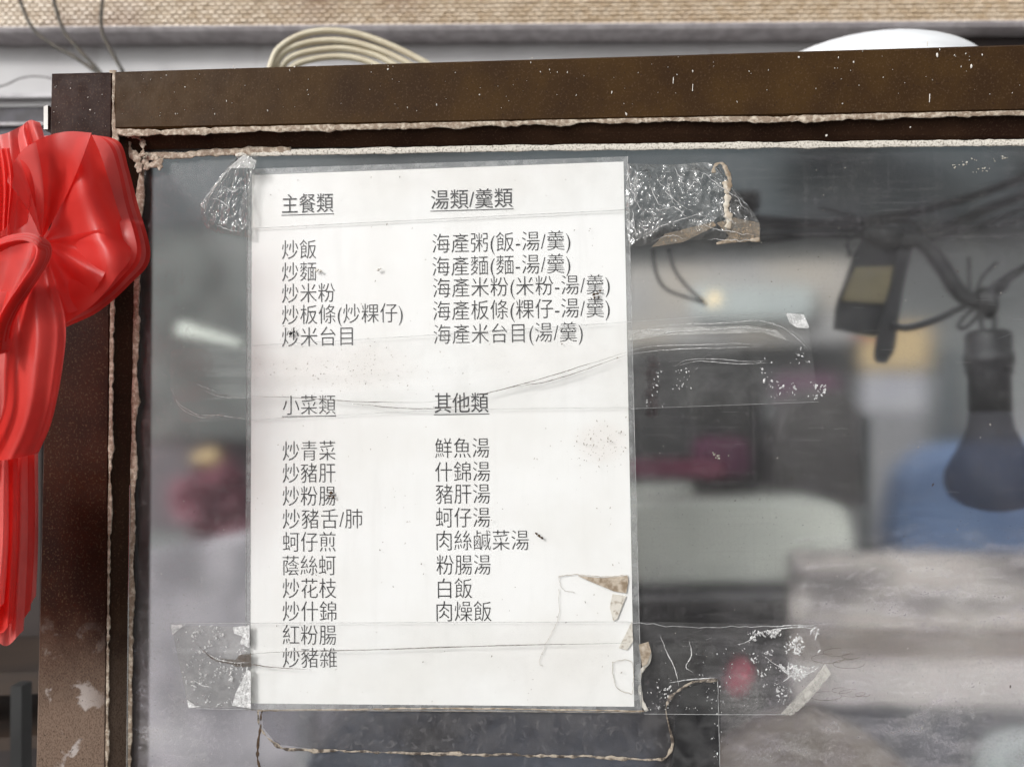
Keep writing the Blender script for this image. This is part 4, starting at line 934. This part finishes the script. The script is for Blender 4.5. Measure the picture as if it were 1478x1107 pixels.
# ---------------------------------------------------------------- the red bow
bow = empty('ribbon_bow', (0, 0, 0))
def folds(knots):
    ks = sorted(knots)
    def f(u):
        for (a, ya), (b, yb) in zip(ks, ks[1:]):
            if u <= b:
                t = (u-a)/(b-a); t = t*t*(3-2*t); return ya+(yb-ya)*t
        return ks[-1][1]
    return f
def sheetpx(name, T, B, Lf, Rt, yb, kn, mat=None, nu=70, nv=50, tilt=0, wr=.0015, seed=0, vb=0):
    f = folds(kn)
    def yf(u, v): return yb-f(min(1, max(0, u+.05*ns(v*2.2, seed)*math.sin(PI*u))))*(.35+.65*v**.7)+tilt*v-vb*math.sin(PI*v)+wr*ns(u*3, v*1.6, seed)
    vs, fs = coons(T, B, Lf, Rt, nu, nv, yf); return link(name, vs, fs, mat or M_red, bow, True)
def fan(pinch, outline, yb, A, curl, mat, nu=90, nv=40, seed=0, fold=.003, nf=3, y_p=None, rim=.0, bend=0):
    """film gathered at a pinch and opening towards its outline; curl(u) says how far the outer edge rolls back"""
    o_ = resample(outline, nu); P = Vector((*pinch, 0)); vs = []; fs = []
    y_p = yb if y_p is None else y_p
    for j in range(nv):
        v = j/(nv-1)
        for i in range(nu):
            u = i/(nu-1); c = curl(u) if callable(curl) else curl
            perp = Vector((-(o_[i]-P).y, (o_[i]-P).x, 0))
            q = P.lerp(o_[i], v)+perp*bend*math.sin(PI*v)
            y = y_p+(yb-y_p)*v-A*math.sin(PI*min(1, v**1.6)*(.5+.5*c))*1.0
            y -= fold*math.sin(nf*2*PI*u+seed)*min(1, v*1.4)*(1-.8*c*v)+.0018*ns(u*2.5, v*2, seed)*v
            vs.append(at(q.x, q.y, y))
    fs = [(j*nu+i, (j+1)*nu+i, (j+1)*nu+i+1, j*nu+i+1) for j in range(nv-1) for i in range(nu-1)]
    return link('loop', vs, fs, mat, bow, True)
# rear loop and its stacked layers, right to left
for k2 in range(4):
    d_ = k2*6.5; e_ = k2*2.2
    fan((66, 352), [(112, 198), (140, 196), (173-d_*.7, 206+e_), (186-d_*.8, 245), (198-d_*.9, 292), (217-d_, 370-e_), (186-d_*.6, 412-e_*1.6), (142-d_*.3, 450-e_*2.2), (96, 472-e_*2.4)],
        -.026-k2*.0045, .010, lambda u: .9 if u < .45 else .15, M_redp if k2 in (1, 3) else M_red, seed=k2*1.3, y_p=-.040)
# the big front loop with the rounded crest
fan((64, 348), [(131, 192), (143, 218), (154, 250), (168, 296), (189, 364), (168, 400), (136, 438), (92, 468)], -.046, .017, lambda u: .95 if u < .5 else max(.1, .95-(u-.5)*4), M_red, seed=.4, nf=2, y_p=-.046, fold=.0018, nu=110)
fan((62, 349), [(150, 330), (158, 372), (140, 415), (112, 448), (80, 452)], -.058, .004, .2, M_red, seed=2.2, nf=2, y_p=-.052, fold=.003, nu=60)
# front left panel falling to the pinch
fan((60, 347), [(26, 224), (44, 208), (70, 196), (100, 190), (132, 192)], -.066, .005, .5, M_red, seed=1.0, nf=1, y_p=-.050, fold=.004, bend=.03)
fan((60, 347), [(10, 262), (18, 238), (34, 216), (52, 205)], -.070, .004, .5, M_redp, seed=2.0, nf=1, y_p=-.052, fold=.003, bend=.05)
sheetpx('loop', [(-40, 206), (10, 200), (70, 196)], [(-40, 380), (20, 376), (70, 370)], [(-40, 206), (-40, 380)], [(70, 196), (70, 370)], -.034, [(0, 0), (.4, .005), (.7, .001), (1, .003)], M_red, seed=61)
# upper left crumpled loops
sheetpx('loop', [(-40, 205), (6, 196), (34, 182), (50, 184)], [(-40, 350), (0, 345), (20, 335), (40, 322)], [(-40, 200), (-42, 260), (-40, 350)], [(50, 184), (52, 230), (40, 322)], -.060, [(0, 0), (.3, .006), (.45, .002), (.6, .007), (.75, .003), (1, .004)], M_redp, seed=6, wr=.003)
sheetpx('loop', [(-40, 232), (0, 216), (14, 214)], [(-40, 345), (0, 335), (14, 322)], [(-40, 230), (-42, 290), (-40, 345)], [(14, 214), (20, 260), (14, 322)], -.072, [(0, 0), (.6, .004), (.7, .001), (.78, .005), (.85, .001), (.92, .005), (1, 0)], M_red, seed=8, wr=.002)
sheetpx('knot', [(28, 186), (42, 174), (58, 177)], [(30, 225), (48, 222), (66, 206)], [(28, 186), (26, 200), (30, 225)], [(58, 177), (62, 190), (66, 206)], -.064, [(0, 0), (.3, .004), (.5, 0), (.7, .004), (1, 0)], M_redp, seed=12, wr=.002, nu=30, nv=20)
# long tails: the right one sweeps down to its hem
sheetpx('tail', [(40, 396), (52, 372), (64, 362)], [(-34, 668), (20, 662), (56, 653)], [(40, 396), (12, 450), (6, 530), (2, 600), (-34, 668)], [(64, 362), (84, 420), (95, 474), (88, 545), (74, 610), (56, 653)], -.072, [(0, .006), (.25, .001), (.55, .008), (.85, .003), (1, 0)], M_red, seed=20, nu=60, vb=.006)
sheetpx('tail', [(-34, 420), (10, 420), (30, 410), (42, 396)], [(-40, 700), (-20, 690), (0, 680), (8, 640)], [(-34, 420), (-38, 520), (-40, 700)], [(42, 396), (14, 450), (8, 530), (8, 640)], -.066, [(0, 0), (.3, .006), (.6, .002), (1, .006)], M_redp, seed=30)
pxline([(-28, 664), (20, 660), (55, 653)], -.0735, .0005, 'hem', M_redp, bow)
pxline([(-30, 645), (20, 643), (60, 634)], -.0745, .0003, 'hem', M_redp, bow)
# loop with an open mouth at left: dark inner wall and the stacked film edges of its rim
sheetpx('loop', [(-34, 352), (6, 341), (40, 338), (60, 352)], [(-40, 560), (-20, 520), (-4, 490)], [(-34, 352), (-38, 450), (-40, 560)], [(60, 352), (54, 378), (22, 430), (-4, 490)], -.070, [(0, -.012), (.5, -.010), (.85, -.002), (1, .012)], M_red, seed=33)
for k2 in range(6):
    cv = [(-14, 352), (10, 341), (38, 336), (56, 342), (63, 357), (57, 378), (40, 406), (20, 438), (8, 466), (2, 505)]
    la = [(x-k2*3.0*(.2+.8*i/9), y+k2*1.8*(1 if i < 4 else .5)) for i, (x, y) in enumerate(cv)]
    lb = [(x-2.4*(.5+i/9), y+1.6) for i, (x, y) in enumerate(la)]
    ribbonpx(la, lb, -.0855-k2*.0012, M_redp if k2 % 2 == 0 else M_red, 'layer', bow, 50, .006)
# lower hanging tails
for k2, (xr, yt, yb2, xt) in enumerate(((55, 660, 888, 30), (50, 658, 908, 20), (40, 660, 930, 8), (26, 660, 912, 2), (12, 660, 890, -14))):
    sheetpx('tail', [(-40, yt), (0, yt), (xr, yt-6)], [(-40, yb2-70), (xt-6, yb2), (xr-3 if k2 == 0 else xr-6, yb2-(28 if k2 < 2 else 20))], [(-40, yt), (-42, 760), (-40, yb2-70)], [(xr, yt-6), (xr, 780), (xr-3 if k2 == 0 else xr-6, yb2-(28 if k2 < 2 else 20))], -.046-k2*.005,
            [(0, 0), (.2, .005), (.4, .001), (.55, .006), (.72, .001), (.86, .006), (1, .002)], M_red if k2 % 2 else M_redp, seed=50+k2, nu=80, wr=.002)
rebase(bow, at(20, 935, -.05)); tag(bow, 'shiny red plastic ribbon bow with looped folds and long tails at the cabinet corner', 'ribbon bow')
# small metal clip beside the post, top left
o = quad_slab([(63, 187), (69, 187), (69, 152), (63, 154)], -.006, .01).build('metal_tab', plain('tab_metal', (.3, .29, .27), (.2, .19, .18), rough=.4, metal=.5, bump=0))
tag(o, 'narrow grey metal tab sticking up beside the post above the bow', 'tab')
